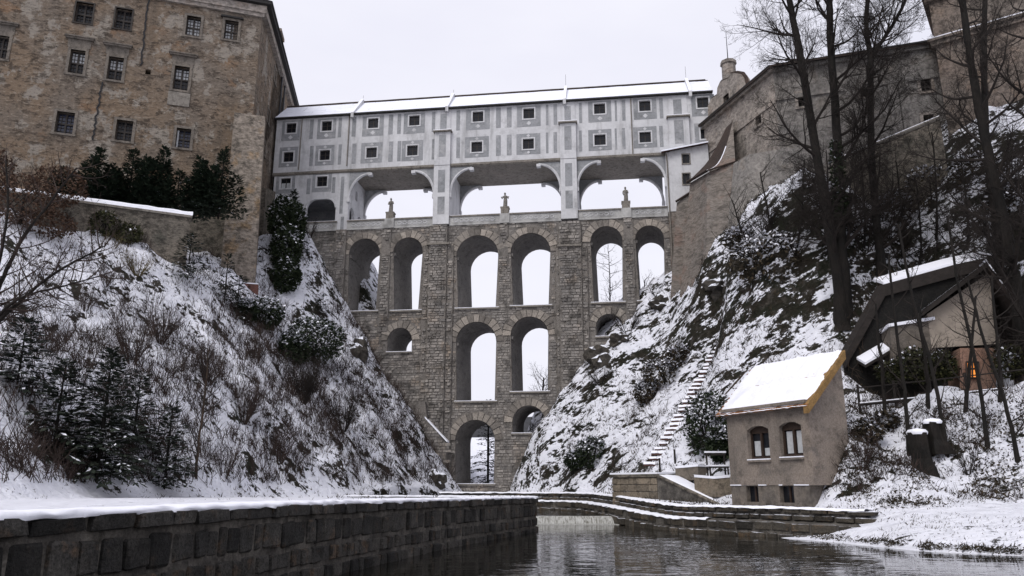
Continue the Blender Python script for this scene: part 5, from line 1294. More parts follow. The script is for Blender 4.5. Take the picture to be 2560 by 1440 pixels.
BIG = [dict(seg=6, wig=.16, up=.10, sides=5, kids=1.9, ang=(35, 65), len=(.45, .75), rf=.5, start=.15, min=2),
       dict(seg=5, wig=.2, up=.07, sides=4, kids=2.4, ang=(30, 60), len=(.4, .7), rf=.5, start=.15, min=2),
       dict(seg=4, wig=.25, up=.05, sides=3, kids=4.2, ang=(25, 55), len=(.4, .75), rf=.55, start=.1, min=2),
       dict(seg=3, wig=.3, up=.05, sides=3, kids=3.5, ang=(25, 50), len=(.5, .8), rf=.7, start=.1, min=1),
       dict(seg=2, wig=.3, up=.04, sides=3)]
THIN = [dict(seg=5, wig=.16, up=.12, sides=4, kids=2.0, ang=(30, 55), len=(.4, .7), rf=.5, min=1),
        dict(seg=4, wig=.22, up=.08, sides=3, kids=2.8, ang=(25, 50), len=(.4, .7), rf=.55, min=1),
        dict(seg=3, wig=.3, up=.05, sides=3)]
def smooth_line(pts, n=5):
    o, s = [], []
    for i in range(len(pts)-1):
        p0, p1, p2, p3 = pts[max(i-1, 0)], pts[i], pts[i+1], pts[min(i+2, len(pts)-1)]
        for k in range(n):
            t = k/n; o.append(.5*((2*p1)+(p2-p0)*t+(2*p0-5*p1+4*p2-p3)*t*t+(3*p1-p0-3*p2+p3)*t**3))
    return o+[pts[-1]]
def bare_tree(label, trunks, nbr, Lb, seed, mat='bark', tw='twig', levels=BIG, start=.25, group=None, name='bare_tree', upang=(40, 75)):
    """trunks: list of (points, r0, r1)"""
    rnd = random.Random(seed); root = thing(name, label, 'tree', trunks[0][0][0], group)
    cb = MB()
    for (pts, r0, r1) in trunks:
        pts = [Vector((pts[0].x+(pts[0].x-pts[1].x)*.1, pts[0].y, pts[0].z-1.1))]+list(pts); pl = smooth_line(pts); n = len(pl)
        rad = [r0+(r1-r0)*(i/(n-1))**.8 for i in range(n)]
        for i_, m_ in enumerate((1.7, 1.6, 1.5, 1.4, 1.3, 1.2, 1.12, 1.05)):
            if i_ < n: rad[i_] *= m_
        b = MB(); b.tube([p+rv(rnd, .02) for p in pl], rad, 10); b.build('trunk', M[mat], root, smooth=True, fix=False)
        for k in range(nbr):
            f = start+(1-start)*(k+rnd.random())/nbr; x = f*(n-1); i = min(int(x), n-2)
            p = pl[i].lerp(pl[i+1], x-i); d0 = (pl[i+1]-pl[i]).normalized()
            an = R(rnd.uniform(*upang)); d = d0*math.cos(an)+perp(d0, rnd)*math.sin(an)
            branch(cb, p, d, rnd.uniform(*Lb)*(1.15-.6*f), max(.03, rad[i]*.42), 0, rnd, levels)
    cb.build('crown', M[tw], root, fix=False)
    return root
def px_line(Y, *pts): return [P(x, y, Y) for x, y in pts]
# big trees on the right slope
g = ghit(2108, 772); yb = g.y
bare_tree('twin trunked bare tree with ivy, tallest in the middle of the right slope', [
    ([g+Vector((-.15, 0, -.4))]+px_line(yb, (2096, 700), (2077, 596), (2040, 375), (1998, 125), (1973, 0), (1950, -130)), .45, .15),
    ([g+Vector((.15, .1, -.4))]+px_line(yb, (2110, 690), (2102, 596), (2094, 354), (2077, 125), (2073, 0), (2062, -150)), .46, .15)], 25, (4.2, 7.0), 4, start=.36)
g = ghit(2205, 712); yb2 = g.y
bare_tree('single bare tree forking high up, right of the twin trunked tree', [
    ([g+Vector((0, 0, -.4))]+px_line(yb2, (2201, 640), (2194, 583), (2177, 354), (2176, 150), (2165, 60), (2180, -80)), .36, .12),
    (px_line(yb2, (2176, 150), (2200, 110), (2245, 40), (2290, -60)), .18, .09)], 20, (3.2, 5.5), 9, start=.33)
yb3 = 37.5
bare_tree('bare tree with slanting trunk crossing the tower at the right edge', [
    (px_line(yb3, (2560, 1010), (2548, 800), (2520, 600), (2470, 380), (2431, 179), (2406, 0), (2390, -140)), .42, .13)], 26, (3.0, 5.4), 15, start=.3)
bare_tree('upright bare tree in front of the brown tower', [
    (px_line(42, (2500, 700), (2490, 560), (2470, 400), (2461, 200), (2462, 0), (2468, -150)), .3, .12)], 22, (3.0, 5.0), 21, start=.2)
bare_tree('bare tree whose branches reach in from beyond the right edge', [
    (px_line(36, (2640, 900), (2625, 600), (2600, 300), (2580, 60), (2570, -100)), .4, .14)], 16, (3.0, 5.5), 33, start=.2)
# left edge tree with low spreading limbs
g = ghit(-60, 880)
bare_tree('wide bare tree at the left edge with thin limbs arching over the snow', [
    ([g]+px_line(g.y-.5, (-30, 780), (10, 690), (60, 590), (130, 500), (190, 420)), .16, .03),
    ([g]+px_line(g.y-.8, (0, 800), (60, 745), (140, 680), (215, 640), (262, 615)), .13, .025),
    ([g]+px_line(g.y-1.0, (10, 775), (80, 735), (160, 715), (250, 690)), .10, .02),
    ([g]+px_line(g.y-.3, (-30, 760), (0, 640), (20, 520), (15, 400)), .15, .03)], 22, (1.6, 3.4), 41, tw='rtwig', levels=THIN, start=.3)
# thin trees lower right
for i, (bx, by, tx, ty, lab) in enumerate(((2272, 1138, 2222, 640, 'thin bare sapling leaning left beside the small house gable'), (2368, 1135, 2245, 560, 'thin leaning sapling just right of the tree stumps'), (2470, 1120, 2368, 540, 'thin leaning sapling crossing the lit window'), (2545, 1150, 2420, 700, 'thin bare sapling near the right edge behind the fence'), (2210, 1040, 2190, 760, 'thin sapling in front of the black gable'), (2410, 1030, 2440, 740, 'thin upright sapling in front of the cream gable'), (2320, 1020, 2300, 770, 'thin sapling in front of the flat shed'), (2500, 1010, 2480, 690, 'thin sapling before the snowy roof of the cream house'))):
    g = ghit(bx, by); yy = g.y
    bare_tree(lab, [([g+Vector((0, 0, -.3))]+px_line(yy, (bx+(tx-bx)*.3+4, by+(ty-by)*.33), (bx+(tx-bx)*.7, by+(ty-by)*.68), (tx, ty)), .12, .045)], 12, (1.2, 2.6), 50+i, levels=THIN, start=.35, group='saplings on the right bank', name='sapling')
for i, (bx, by, tx, ty, lab) in enumerate(((1925, 610, 1900, 430, 'small bare tree against the pale foot of the right castle'), (1990, 640, 2010, 400, 'small bare tree just left of the twin trunked tree'), (2255, 640, 2240, 400, 'small bare tree right of the forked tree below the stair wall'), (2340, 600, 2330, 330, 'small bare tree below the brown tower'), (2420, 620, 2400, 380, 'small bare tree among scrub at the tower foot'), (2500, 600, 2520, 330, 'small bare tree on the scrubby rocks near the right edge'), (2160, 620, 2150, 380, 'small bare tree between the twin tree and the forked tree'), (1860, 640, 1830, 500, 'little bare tree on the bulge beside the battered wall'), (2300, 690, 2290, 450, 'small bare tree just above the dark barn roof'))):
    g = ghit(bx, by); yy = g.y
    bare_tree(lab, [([g+Vector((0, 0, -.3))]+px_line(yy-.3, (bx+(tx-bx)*.4+6, by+(ty-by)*.4), (tx, ty)), (.11), .04)], 20, (1.8, 3.8), 150+i, levels=THIN, start=.12, group='small bare trees under the right castle')
# trees seen through the arches, behind the bridge
def at_ground(px, Y):
    a, _ = ray(px, 900); return Vector((a*Y, Y, gz(a*Y, Y)))
g = at_ground(1525, 78); tip = P(1522, 628, 78)
bare_tree('slender bare larch framed in the tall arch right of centre', [([g, g.lerp(tip, .5)+Vector((.1, 0, 0)), tip], .2, .02)], 46, (2.0, 3.4), 60, levels=THIN, start=.12, upang=(60, 85))
g = at_ground(1352, 100); tip = P(1352, 925, 100)
bare_tree('round crowned bare tree low in the middle arch', [([g, g.lerp(tip, .5), tip+Vector((.4, 0, -1))], .3, .1)], 18, (4, 6.5), 61, levels=THIN, start=.55)
g = at_ground(1610, 80); tip = P(1612, 700, 80)
bare_tree('low bare tree top in the rightmost tall arch', [([g, tip], .2, .05)], 20, (2, 3.6), 62, levels=THIN, start=.4)

# ---- conifers
def spray(b, p, d, up, L, W):
    s = d.cross(up)
    if s.length < 1e-3: return
    s.normalize(); s *= W
    b.add([p, p+d*(L*.55)+s, p+d*L, p+d*(L*.55)-s], [(0, 1, 2, 3)])
def conifer(label, base, hgt, rad, seed, mat='fir', snow=.35, dens=1.0, group=None, droop=.25, name='conifer', whorl=.32, shape=.9, leaders=1):
    rnd = random.Random(seed); root = thing(name, label, 'conifer', base, group)
    b = MB(); b.tube([base+Vector((0, 0, -.3)), base+Vector((0, 0, hgt*.5)), base+Vector((0, 0, hgt))], [.03*hgt*.5, .015*hgt, .01], 6); b.build('trunk', M['bark'], root, fix=False)
    nb, sn = MB(), MB(); base0, hgt0, rad0 = base, hgt, rad
    for ld in range(leaders):
      if leaders > 1:
        an = rnd.uniform(0, 6.283); off = rad0*(.0 if ld == 0 else rnd.uniform(.35, .75))
        base = base0+Vector((math.cos(an)*off, math.sin(an)*off*.8, 0)); hgt = hgt0*(1 if ld == 0 else rnd.uniform(.55, .92)); rad = rad0*.5
      z = hgt*.06
      while z < hgt*.985:
          f = z/hgt; rl = rad*(1-f)**shape*rnd.uniform(.75, 1.15)+.12
          nbr = max(4, int(7*dens*(1-f*.4)))
          for k in range(nbr):
              an = rnd.uniform(0, 2*math.pi); L = rl*rnd.uniform(.7, 1.15)
              d = Vector((math.cos(an), math.sin(an), rnd.uniform(-.15, .3)+f*.5)).normalized()
              p = base+Vector((0, 0, z+rnd.uniform(-.1, .1))); steps = max(2, int(L/.22))
              for s_ in range(steps):
                  p = p+d*(L/steps); d = (d+Vector((0, 0, -droop*.3))).normalized()
                  sd_ = d.cross(Vector((0, 0, 1))).normalized()
                  for q in (-1, 1):
                      dd = (d*.7+sd_*q*rnd.uniform(.3, .9)+Vector((0, 0, rnd.uniform(-.35, .15)))).normalized()
                      ll = rnd.uniform(.18, .42)*(.6+.4*min(1, L)); up = Vector((rnd.uniform(-.5, .5), rnd.uniform(-.5, .5), 1)).normalized()
                      spray(nb, p, dd, up, ll, ll*.22)
                      if rnd.random() < snow*.5: spray(sn, p+Vector((0, 0, .035)), dd, up, ll*.75, ll*.17)
                  if s_ == steps-1:
                      spray(nb, p, d, Vector((0, 0, 1)), .3, .07)
          z += whorl*rnd.uniform(.7, 1.2)*(.6+.4*(1-f))
    nb.build('crown', M[mat], root, fix=False)
    if snow > 0 and sn.f: tag(sn.build('snow', M['snow'], root, fix=False), kind='stuff')
    return root
def con_px(label, bx, by, ty, wpx, seed, Y=None, **k):
    g = ghit(bx, by) if Y is None else None
    if g is None: g = P(bx, by, Y)
    tip = P(bx, ty, g.y); rad = wpx/2*g.y/FPX/.95
    return conifer(label, g, tip.z-g.z, rad, seed, **k)
con_px('largest dark conifer dusted with snow at the foot of the left slope', 240, 1205, 880, 230, 1, dens=2.4, whorl=.24)
con_px('dark conifer partly hidden left of the largest one', 130, 1150, 900, 190, 2, dens=2.2, whorl=.25)
con_px('sparse small conifer right of the largest dark conifer', 410, 1222, 1010, 130, 3, dens=1.8, snow=.3, whorl=.25)
con_px('dark snowy conifer high on the far left of the slope', 40, 980, 800, 170, 4, dens=2.2, snow=.5, whorl=.25)
con_px('low dark conifer in the middle of the left conifer clump', 330, 1130, 930, 120, 5, dens=2, whorl=.25)
con_px('small conifer with snowy boughs at the end of the garden wall', 468, 700, 590, 110, 6, dens=1.2, snow=.5)
con_px('small dark conifer below the tall buttress', 590, 800, 690, 90, 7, dens=1.1, snow=.3)
con_px('thin young conifer in front of the tall buttress foot', 560, 760, 640, 60, 8, dens=.9, snow=.2)
con_px('pointed snowy conifer in front of the left end of the bridge', 722, 655, 478, 88, 9, Y=60.8, dens=2.0, snow=.7)
con_px('tiny conifer on the snow patch beside the bridge', 800, 790, 735, 40, 10, dens=.9, snow=.3)
p = at_ground(1222, 76)
conifer('dark conifer seen through the lowest arch', p, 8.0, 2.0, 12, dens=1.3, snow=.1)
# yews along the castle wall
for i, (x, ty, wp) in enumerate(((232, 372, 110), (318, 376, 95), (395, 372, 110), (487, 396, 80), (548, 374, 105), (150, 420, 90), (270, 430, 100), (440, 430, 100))):
    Yy = 48.3+x*.006
    bp = P(x, 520, Yy); tp_ = P(x, ty, Yy)
    labs = ['dark yew left of the two windows at the castle foot', 'dark yew below the middle ground window of the castle', 'tallest dark pointed yew below the castle wall', 'narrow yew between the tall yew and the buttress', 'dark yew tight against the left side of the tall buttress', 'dark yew behind the brown leaved shrub', 'low broad yew in front of the yew row', 'low broad yew behind the end of the garden wall']
    conifer(labs[i], Vector((bp.x, bp.y, bp.z-.5)), tp_.z-bp.z+.5, wp/2*Yy/FPX*1.3, 70+i, 'yew', 0.04, 2.0, 'yews along the castle foot', .05, 'yew_tree', .27, .8, 6)

# ---- leafy masses
def leaf_blob(name, label, cat, blobs, n, size, mat, seed, snow=0.0, stems=True, group=None):
    rnd = random.Random(seed); root = thing(name, label, cat, blobs[0][0]-Vector((0, 0, blobs[0][1][2])), group)
    lb, sb = MB(), MB()
    for (c, r) in blobs:
        for k in range(n):
            v = rv(rnd)
            while v.length > 1 or v.length < .25: v = rv(rnd)
            v = v.normalized()*(v.length**.35)*(1+.22*noise.noise(v*3+c))
            p = c+Vector((v.x*r[0], v.y*r[1], v.z*r[2]))
            d = (rv(rnd)+v*.5).normalized(); up = (rv(rnd, .8)+Vector((0, 0, 1))).normalized()
            spray(lb, p, d, up, size*rnd.uniform(.6, 1.4), size*rnd.uniform(.25, .5))
            if v.z > .1 and rnd.random() < snow*1.3: spray(sb, p+Vector((0, 0, .06)), d, (rv(rnd, .3)+Vector((0, 0, 1))).normalized(), size*1.0, size*.42)
    tb = MB()
    for (c, r) in blobs:
        for k in range(int(26+r[0]*14)):
            v = rv(rnd).normalized(); v.z = abs(v.z)*.9; p = c+Vector((v.x*r[0], v.y*r[1], v.z*r[2]))*.7; d = (v+rv(rnd, .5)+Vector((0, 0, .3))).normalized(); L = rnd.uniform(.3, .8)*min(1.2, r[0]+.3)
            q = p+d*L*.6; tb.tube([p, q, q+(d+rv(rnd, .5))*L*.5], [.018, .012, .005], 3)
    if stems: tag(tb.build('twigs', M['twig'], root, fix=False), kind='stuff')
    lb.build('foliage', M[mat], root, fix=False)
    if sb.f: tag(sb.build('snow', M['snow'], root, fix=False), kind='stuff')
    if stems:
        b = MB(); c, r = blobs[0]
        for k in range(5): b.tube([c-Vector((rnd.uniform(-.2, .2), 0, r[2])), c+rv(rnd, .4)*r[0], c+Vector((rnd.uniform(-.7, .7)*r[0], rnd.uniform(-.7, .7)*r[1], r[2]*.7))], [.06, .04, .015], 4)
        b.build('stems', M['bark'], root, fix=False)
    return root
def blob(px, py, wpx, hpx, Y, dz=.7):
    c = P(px, py, Y); k = Y/FPX/.97
    return (c, (wpx/2*k, max(.5, wpx/2*k*dz), hpx/2*k))
gY = lambda x, y: ghit(x, y).y
leaf_blob('ivy', 'dark ivy hanging down the wall under the bridge end', 'ivy', [blob(705, 545, 70, 110, 59.6, .3), blob(715, 620, 80, 120, gY(715, 690)-.5, .3), blob(738, 560, 50, 110, 60.2, .3), blob(715, 690, 70, 80, gY(715, 730)-.3, .3)], 1700, .26, 'ivy', 1, .12, False)
leaf_blob('clipped_bush', 'dark evergreen bush with flat snow top below the tall buttress', 'bush', [blob(660, 785, 95, 80, gY(660, 820)), blob(615, 775, 60, 50, gY(620, 810))], 1600, .22, 'ivy', 2, .55)
leaf_blob('round_bush', 'large rounded dark bush with a thin snow cap beside the bridge foot', 'bush', [blob(785, 850, 140, 110, gY(785, 905)-.5), blob(735, 870, 80, 80, gY(735, 910))], 2200, .22, 'ivy', 3, .3)
leaf_blob('beech_shrub', 'rust brown leaved shrub at the left end of the garden wall', 'shrub', [blob(60, 500, 170, 130, 41.0), blob(140, 470, 150, 110, 43.5), blob(110, 560, 150, 70, 42.0), blob(-20, 440, 110, 130, 42)], 1500, .17, 'beech', 4, .0)
leaf_blob('evergreen_shrub', 'dark shrub growing against the garden wall', 'shrub', [blob(260, 560, 70, 70, 45.6), blob(320, 585, 70, 50, 46.3)], 500, .2, 'hedge', 5, .05)
leaf_blob('scrub', 'dark scrub covered rock bulge high on the right slope', 'scrub', [blob(1885, 650, 130, 120, gY(1885, 700)), blob(1945, 640, 120, 130, gY(1945, 690)), blob(1850, 600, 70, 60, gY(1850, 630))], 620, .24, 'litter', 6, .8)
leaf_blob('ivy', 'dark ivy bush left of the small house', 'ivy', [blob(1770, 1060, 110, 150, gY(1770, 1130)), blob(1800, 1110, 60, 80, gY(1800, 1150)-.3)], 1700, .2, 'ivy', 7, .28)
leaf_blob('evergreen_bush', 'dark green bush low on the right slope near the bank wall', 'bush', [blob(1478, 1130, 70, 70, gY(1478, 1160)), blob(1440, 1150, 50, 40, gY(1440, 1170))], 900, .2, 'ivy', 8, .4)
leaf_blob('scrub', 'dark scrub patch in the middle of the right slope', 'scrub', [blob(1660, 930, 100, 70, gY(1660, 960)), blob(1620, 980, 70, 60, gY(1620, 1005)), blob(1700, 890, 70, 50, gY(1700, 910))], 700, .22, 'litter', 9, .5)
leaf_blob('scrub', 'snow dusted scrub on the rocks below the brown tower', 'scrub', [blob(2330, 470, 150, 110, gY(2330, 510)), blob(2450, 440, 150, 130, gY(2450, 490)), blob(2520, 520, 120, 120, gY(2520, 560)), blob(2240, 520, 90, 80, gY(2240, 550))], 420, .24, 'litter', 10, .8)
leaf_blob('hedge', 'green and yellow hedge in front of the cream house', 'hedge', [blob(2290, 915, 90, 80, 38.6), blob(2350, 915, 80, 70, 38.5), blob(2230, 930, 70, 50, 38.7)], 1100, .17, 'hedge', 11, .06)
leaf_blob('hedge', 'clipped hedge right of the lit window', 'hedge', [blob(2530, 905, 100, 80, 37.6), blob(2600, 900, 90, 90, 37.4)], 900, .17, 'hedge', 12, .06)
leaf_blob('ivy', 'ivy climbing the thick trunk of the twin tree', 'ivy', [blob(2094, 420, 34, 160, yb+.0, 1), blob(2097, 500, 36, 100, yb, 1)], 600, .2, 'ivy', 13, .05, False)
leaf_blob('shrub', 'dark shrub on the snowy bank right of the small house', 'shrub', [blob(2170, 1080, 70, 60, gY(2170, 1110)), blob(2215, 1050, 60, 40, gY(2215, 1070))], 500, .18, 'litter', 14, .3)
# vines on the black gable
rnd = random.Random(3); b = MB()
for k in range(130):
    x, y = rnd.uniform(2120, 2330), rnd.uniform(720, 1050)
    if y < 890-(x-2108)*1.6 and x < 2205: continue
    p = P(x, y, 41.5); d = Vector((rnd.uniform(-1, 1), 0, 1)).normalized(); pts = [p]
    for s_ in range(6): d = (d+Vector((rnd.uniform(-.6, .6), rnd.uniform(-.05, .05), rnd.uniform(-.3, .4)))).normalized(); pts.append(pts[-1]+d*.28)
    b.tube(pts, .014, 3)
b.build('bare_vines', M['barkb'], ba, fix=False)

# ---- shrubs of bare stems
def shrub(label, base, h_, n, seed, mat='twig', spread=.6, cat='shrub', group=None):
    rnd = random.Random(seed); root = thing('bare_shrub', label, cat, base, group); b = MB(); tb = MB()
    SH = [dict(seg=4, wig=.15, up=.1, sides=3, kids=3.0, ang=(20, 45), len=(.35, .6), rf=.6, min=2), dict(seg=3, wig=.22, up=.05, sides=3, kids=3, ang=(20, 50), len=(.4, .6), rf=.7, min=1), dict(seg=2, wig=.3, up=0, sides=3)]
    for k in range(n):
        an = rnd.uniform(0, 6.283); d = Vector((math.cos(an)*spread*rnd.random()**.5, math.sin(an)*spread*rnd.random()**.5, 1))
        branch(b, base+Vector((math.cos(an)*.12, math.sin(an)*.12, -.15)), d, h_*rnd.uniform(.7, 1.1), .022*h_**.5, 0, rnd, SH, tb)
    b.build('stems', M[mat], root, fix=False); tb.build('twigs', M[mat], root, fix=False); return root
SHR = [(343, 690, 70, 22, 'ytwig', .9, 'multi stemmed coppiced shrub with yellowish stems below the garden wall'), (280, 620, 40, 12, 'ytwig', .8, 'small yellowish shrub at the foot of the garden wall'), (262, 712, 55, 14, 'rtwig', .7, 'reddish bare shrub left of the coppiced shrub'), (212, 780, 75, 16, 'rtwig', .6, 'upright reddish shrub alone on the open snow'),
       (330, 910, 120, 22, 'rtwig', .6, 'tall twiggy bush above the dark conifer clump'), (400, 860, 110, 22, 'rtwig', .7, 'broad reddish bush in the middle of the left slope'), (520, 960, 110, 20, 'rtwig', .6, 'twiggy bush just above the bare sapling on the left slope'), (640, 900, 90, 18, 'rtwig', .8, 'low reddish bush below the dark clipped bush'), (610, 1060, 110, 20, 'rtwig', .7, 'twiggy bush in the lower middle of the left slope'),
       (760, 1010, 120, 22, 'twig', .6, 'tall brushy shrub on the steep bank near the bridge'), (860, 1080, 90, 18, 'twig', .7, 'brushy shrub low on the rocky bank near the bridge'), (700, 1160, 90, 18, 'rtwig', .7, 'twiggy shrub near the foot of the left slope'), (560, 1190, 80, 16, 'rtwig', .8, 'low shrub just right of the bare sapling foot'),
       (1570, 840, 80, 16, 'twig', .9, 'tangled bare shrub beside the small round arch at right'), (1640, 740, 40, 10, 'twig', .8, 'small bare shrub under the rightmost tall arch'), (1500, 960, 60, 14, 'twig', .9, 'spreading bare shrub on the snow right of the bridge'), (2155, 1180, 90, 16, 'rtwig', .7, 'reddish shrub on the bank beside the house corner'), (2420, 1185, 70, 12, 'twig', .7, 'bare shrub on the right bank below the fence'), (1915, 600, 90, 16, 'twig', .8, 'bare shrub on the rock bulge below the right castle'), (780, 560, 60, 10, 'twig', .7, 'thin bare shrub behind the snowy conifer at the bridge end')]
for i, (x, y, hp, n, mt, spd, lab) in enumerate(SHR):
    g = ghit(x, y) if i != 19 else P(775, 590, 62.2); shrub(lab, g, hp*g.y/FPX, n, 100+i, mt, spd, group='bare shrubs on the slopes')
# bare sapling standing on the left slope
g = ghit(488, 1195)
bare_tree('slim bare sapling standing alone at the foot of the left slope', [([g+Vector((0, 0, -.2)), P(500, 1080, g.y), P(515, 960, g.y), P(520, 870, g.y)], .09, .02)], 16, (1.2, 2.2), 90, mat='barkb', levels=THIN, start=.25, name='sapling')
# ---- uncountable undergrowth: brush twigs and dead grass
rnd = random.Random(77); b = MB(); cnt = 0; tries = 0
while cnt < 4400 and tries < 60000:
    tries += 1
    x = rnd.uniform(-34, 6); y = rnd.uniform(24, 63); z = gz(x, y)
    if z < 2.1: continue
    u, v = proj((x, y, z))
    if not (-60 < u < 1130 and 540 < v < 1235): continue
    dn = .12
    if v > 760: dn = .3+.6*min(1, max(0, (v-800)/200))*(1 if 250 < u < 950 else .55)
    if v > 1060 and u < 900: dn = min(1, dn+.35)
    dn *= .4+1.2*max(0, noise.noise((x*.25, y*.25, 4))+.35)
    if rnd.random() > dn: continue
    cnt += 1
    nst = rnd.randint(2, 5); hh = rnd.uniform(.3, 1.15)
    for k in range(nst):
        d = Vector((rnd.uniform(-.6, .6), rnd.uniform(-.7, .3), 1)).normalized(); p = Vector((x+rnd.uniform(-.15, .15), y+rnd.uniform(-.15, .15), z-.05)); pts = [p]
        for s_ in range(3): d = (d+rv(rnd, .3)).normalized(); pts.append(pts[-1]+d*hh/3)
        b.tube(pts, [.016, .012, .009, .005], 3)
        if rnd.random() < .7:
            d = (d+rv(rnd, .9)).normalized(); b.tube([pts[1], pts[1]+d*hh*.35, pts[1]+(d+rv(rnd, .4))*hh*.55], [.011, .008, .004], 3)
cnt = 0; tries = 0
while cnt < 1100 and tries < 40000:
    tries += 1
    x = rnd.uniform(4, 27); y = rnd.uniform(27, 58); z = gz(x, y)
    if z < 1.5: continue
    u, v = proj((x, y, z))
    right = u > 2060 and 980 < v < 1260
    if not right and rnd.random() > .3: continue
    if not (1300 < u < 2600 and 560 < v < 1260): continue
    if noise.noise((x*.45, y*.45, 14)) < rnd.uniform(-.1, .35): continue
    cnt += 1; hh = rnd.uniform(.25, .8)
    for k in range(rnd.randint(2, 5)):
        d = Vector((rnd.uniform(-.7, .7), rnd.uniform(-.7, .3), .9)).normalized(); p = Vector((x+rnd.uniform(-.2, .2), y+rnd.uniform(-.2, .2), z-.05)); pts = [p]
        for s_ in range(3): d = (d+rv(rnd, .35)).normalized(); pts.append(pts[-1]+d*hh/3)
        b.tube(pts, [.014, .011, .008, .004], 3)
tag(b.build('brush', M['rtwig'], fix=False), 'tangle of brown brush twigs over the snowy slopes', 'brush', None, 'stuff')
b = MB(); cnt = 0; tries = 0
while cnt < 15000 and tries < 120000:
    tries += 1
    if rnd.random() < .45: x = rnd.uniform(-34, 5); y = rnd.uniform(23, 63)
    else: x = rnd.uniform(2, 28); y = rnd.uniform(24, 61)
    z = gz(x, y)
    if z < .12: continue
    u, v = proj((x, y, z))
    if not (-40 < u < 2600 and 420 < v < 1400): continue
    nn = gnormal(x, y)
    flat = nn.z > .985
    if flat and rnd.random() > .02: continue
    if noise.noise((x*.5, y*.5, 8))+.25 < rnd.uniform(-.2, .5): continue
    cnt += 1
    sc_ = min(1, max(.35, (y-18)/22))
    for k in range(rnd.randint(2, 4)):
        L = rnd.uniform(.12, .36)*sc_; d = (Vector((rnd.uniform(-.7, .7), rnd.uniform(-.9, .1), rnd.uniform(.1, 1)))).normalized()
        p = Vector((x+rnd.uniform(-.15, .15), y+rnd.uniform(-.15, .15), z-.03)); s_ = d.cross(rv(rnd)).normalized()*rnd.uniform(.015, .04)*sc_
        b.add([p-s_, p+s_, p+d*L], [(0, 1, 2)])
for k in range(420):
    px_, py_ = rnd.uniform(2040, 2600), rnd.uniform(1010, 1265)
    if noise.noise((px_*.012, py_*.02, 5)) < rnd.uniform(-.25, .3): continue
    g = ghit(px_, py_, 24, 48, .15)
    if g.z < .7: continue
    rr_ = rnd.uniform(.12, .38)
    for q in range(int(30*rr_/.25)):
        p = g+Vector((rnd.gauss(0, rr_), rnd.gauss(0, rr_), 0)); p.z = gz(p.x, p.y)+rnd.uniform(-.02, .08)
        L = rnd.uniform(.06, .2); d = Vector((rnd.uniform(-1, 1), rnd.uniform(-1, .3), rnd.uniform(-.1, .8))).normalized(); s_ = d.cross(rv(rnd)).normalized()*rnd.uniform(.02, .05)
        b.add([p-s_, p+s_, p+d*L], [(0, 1, 2)])
tag(b.build('dead_grass', M['litter'], fix=False), 'dead grass and leaves sticking through the snow', 'grass', None, 'stuff')
# waterline weeds on the right bank
b = MB()
for k in range(1300):
    f = rnd.random(); px_ = 1880+700*f**.9; py_ = float(np.interp(px_, [1860, 1960, 2100, 2300, 2600], [1331, 1341, 1352, 1374, 1390]))-abs(rnd.gauss(0, 6))
    if noise.noise((px_*.02, 3, 0)) < rnd.uniform(-.6, .5): continue
    g = ghit(px_, py_, 18, 45, .08)
    if g.z > .8 or g.z < -.05: continue
    for q in range(3):
        L = rnd.uniform(.06, .22); d = Vector((rnd.uniform(-1, 1), rnd.uniform(-.9, .2), rnd.uniform(-.3, .7))).normalized(); s_ = d.cross(rv(rnd)).normalized()*rnd.uniform(.012, .03)
        p = g+rv(rnd, .1); b.add([p-s_, p+s_, p+d*L], [(0, 1, 2)])
tag(b.build('bank_grass', M['litter'], fix=False), 'dark dead grass along the waterline of the right bank', 'grass', None, 'stuff')

# ---- rocks, stumps, fences
M['rock'] = rock_mat('hill_rock', (.075, .066, .056), (.05, .046, .042), s1=.8, s2=2.5, s3=8, dark=.6, bump=1.0, snow=.62, fine=.4)
def boulder(label, px, py, wpx, seed, flat=.7):
    g = ghit(px, py+wpx*.3); r = wpx/2*g.y/FPX
    bm = bmesh.new(); bmesh.ops.create_icosphere(bm, subdivisions=3, radius=1)
    for v in bm.verts:
        n = Vector(v.co); cc = noise.cell_vector(n*1.6+Vector((seed*7, 0, 0))); v.co = n*(.8+.5*noise.noise(n*1.1+Vector((seed*7, 0, 0)))+.3*noise.noise(n*2.6+Vector((0, seed*5, 0)))+.12*noise.noise(n*6+Vector((0, seed, 0))))+cc*.12; v.co.z *= flat*.8
    me = bpy.data.meshes.new('boulder'); bm.to_mesh(me); bm.free(); me.materials.append(M['rock'])
    o = bpy.data.objects.new('boulder', me); link(o, None, Matrix.Translation(g+Vector((0, .35*r, -.15*r))) @ Matrix.Rotation(seed, 4, 'Z') @ Matrix.Scale(r, 4))
    tag(o, label, 'rock', 'rocks on the gorge slopes')
for i, (x, y, wp, fl, lab) in enumerate(((1500, 872, 80, 1.3, 'large rock with snow on its head beside the bridge pier'), (1555, 832, 64, 1.1, 'dark rock under the small round arch at right'), (1655, 742, 66, 1.0, 'rock ledge at the foot of the rightmost arch'), (1800, 690, 90, 1.0, 'dark rock ledge below the battered castle wall'), (885, 850, 74, 1.4, 'rock face on the left bank edge beside the bridge'), (1085, 1185, 60, 1.3, 'dark rock at the left foot of the bridge'), (2190, 620, 74, 1.0, 'mossy rock behind the forked bare tree'))):
    boulder(lab, x, y, wp, i+1.3, fl)
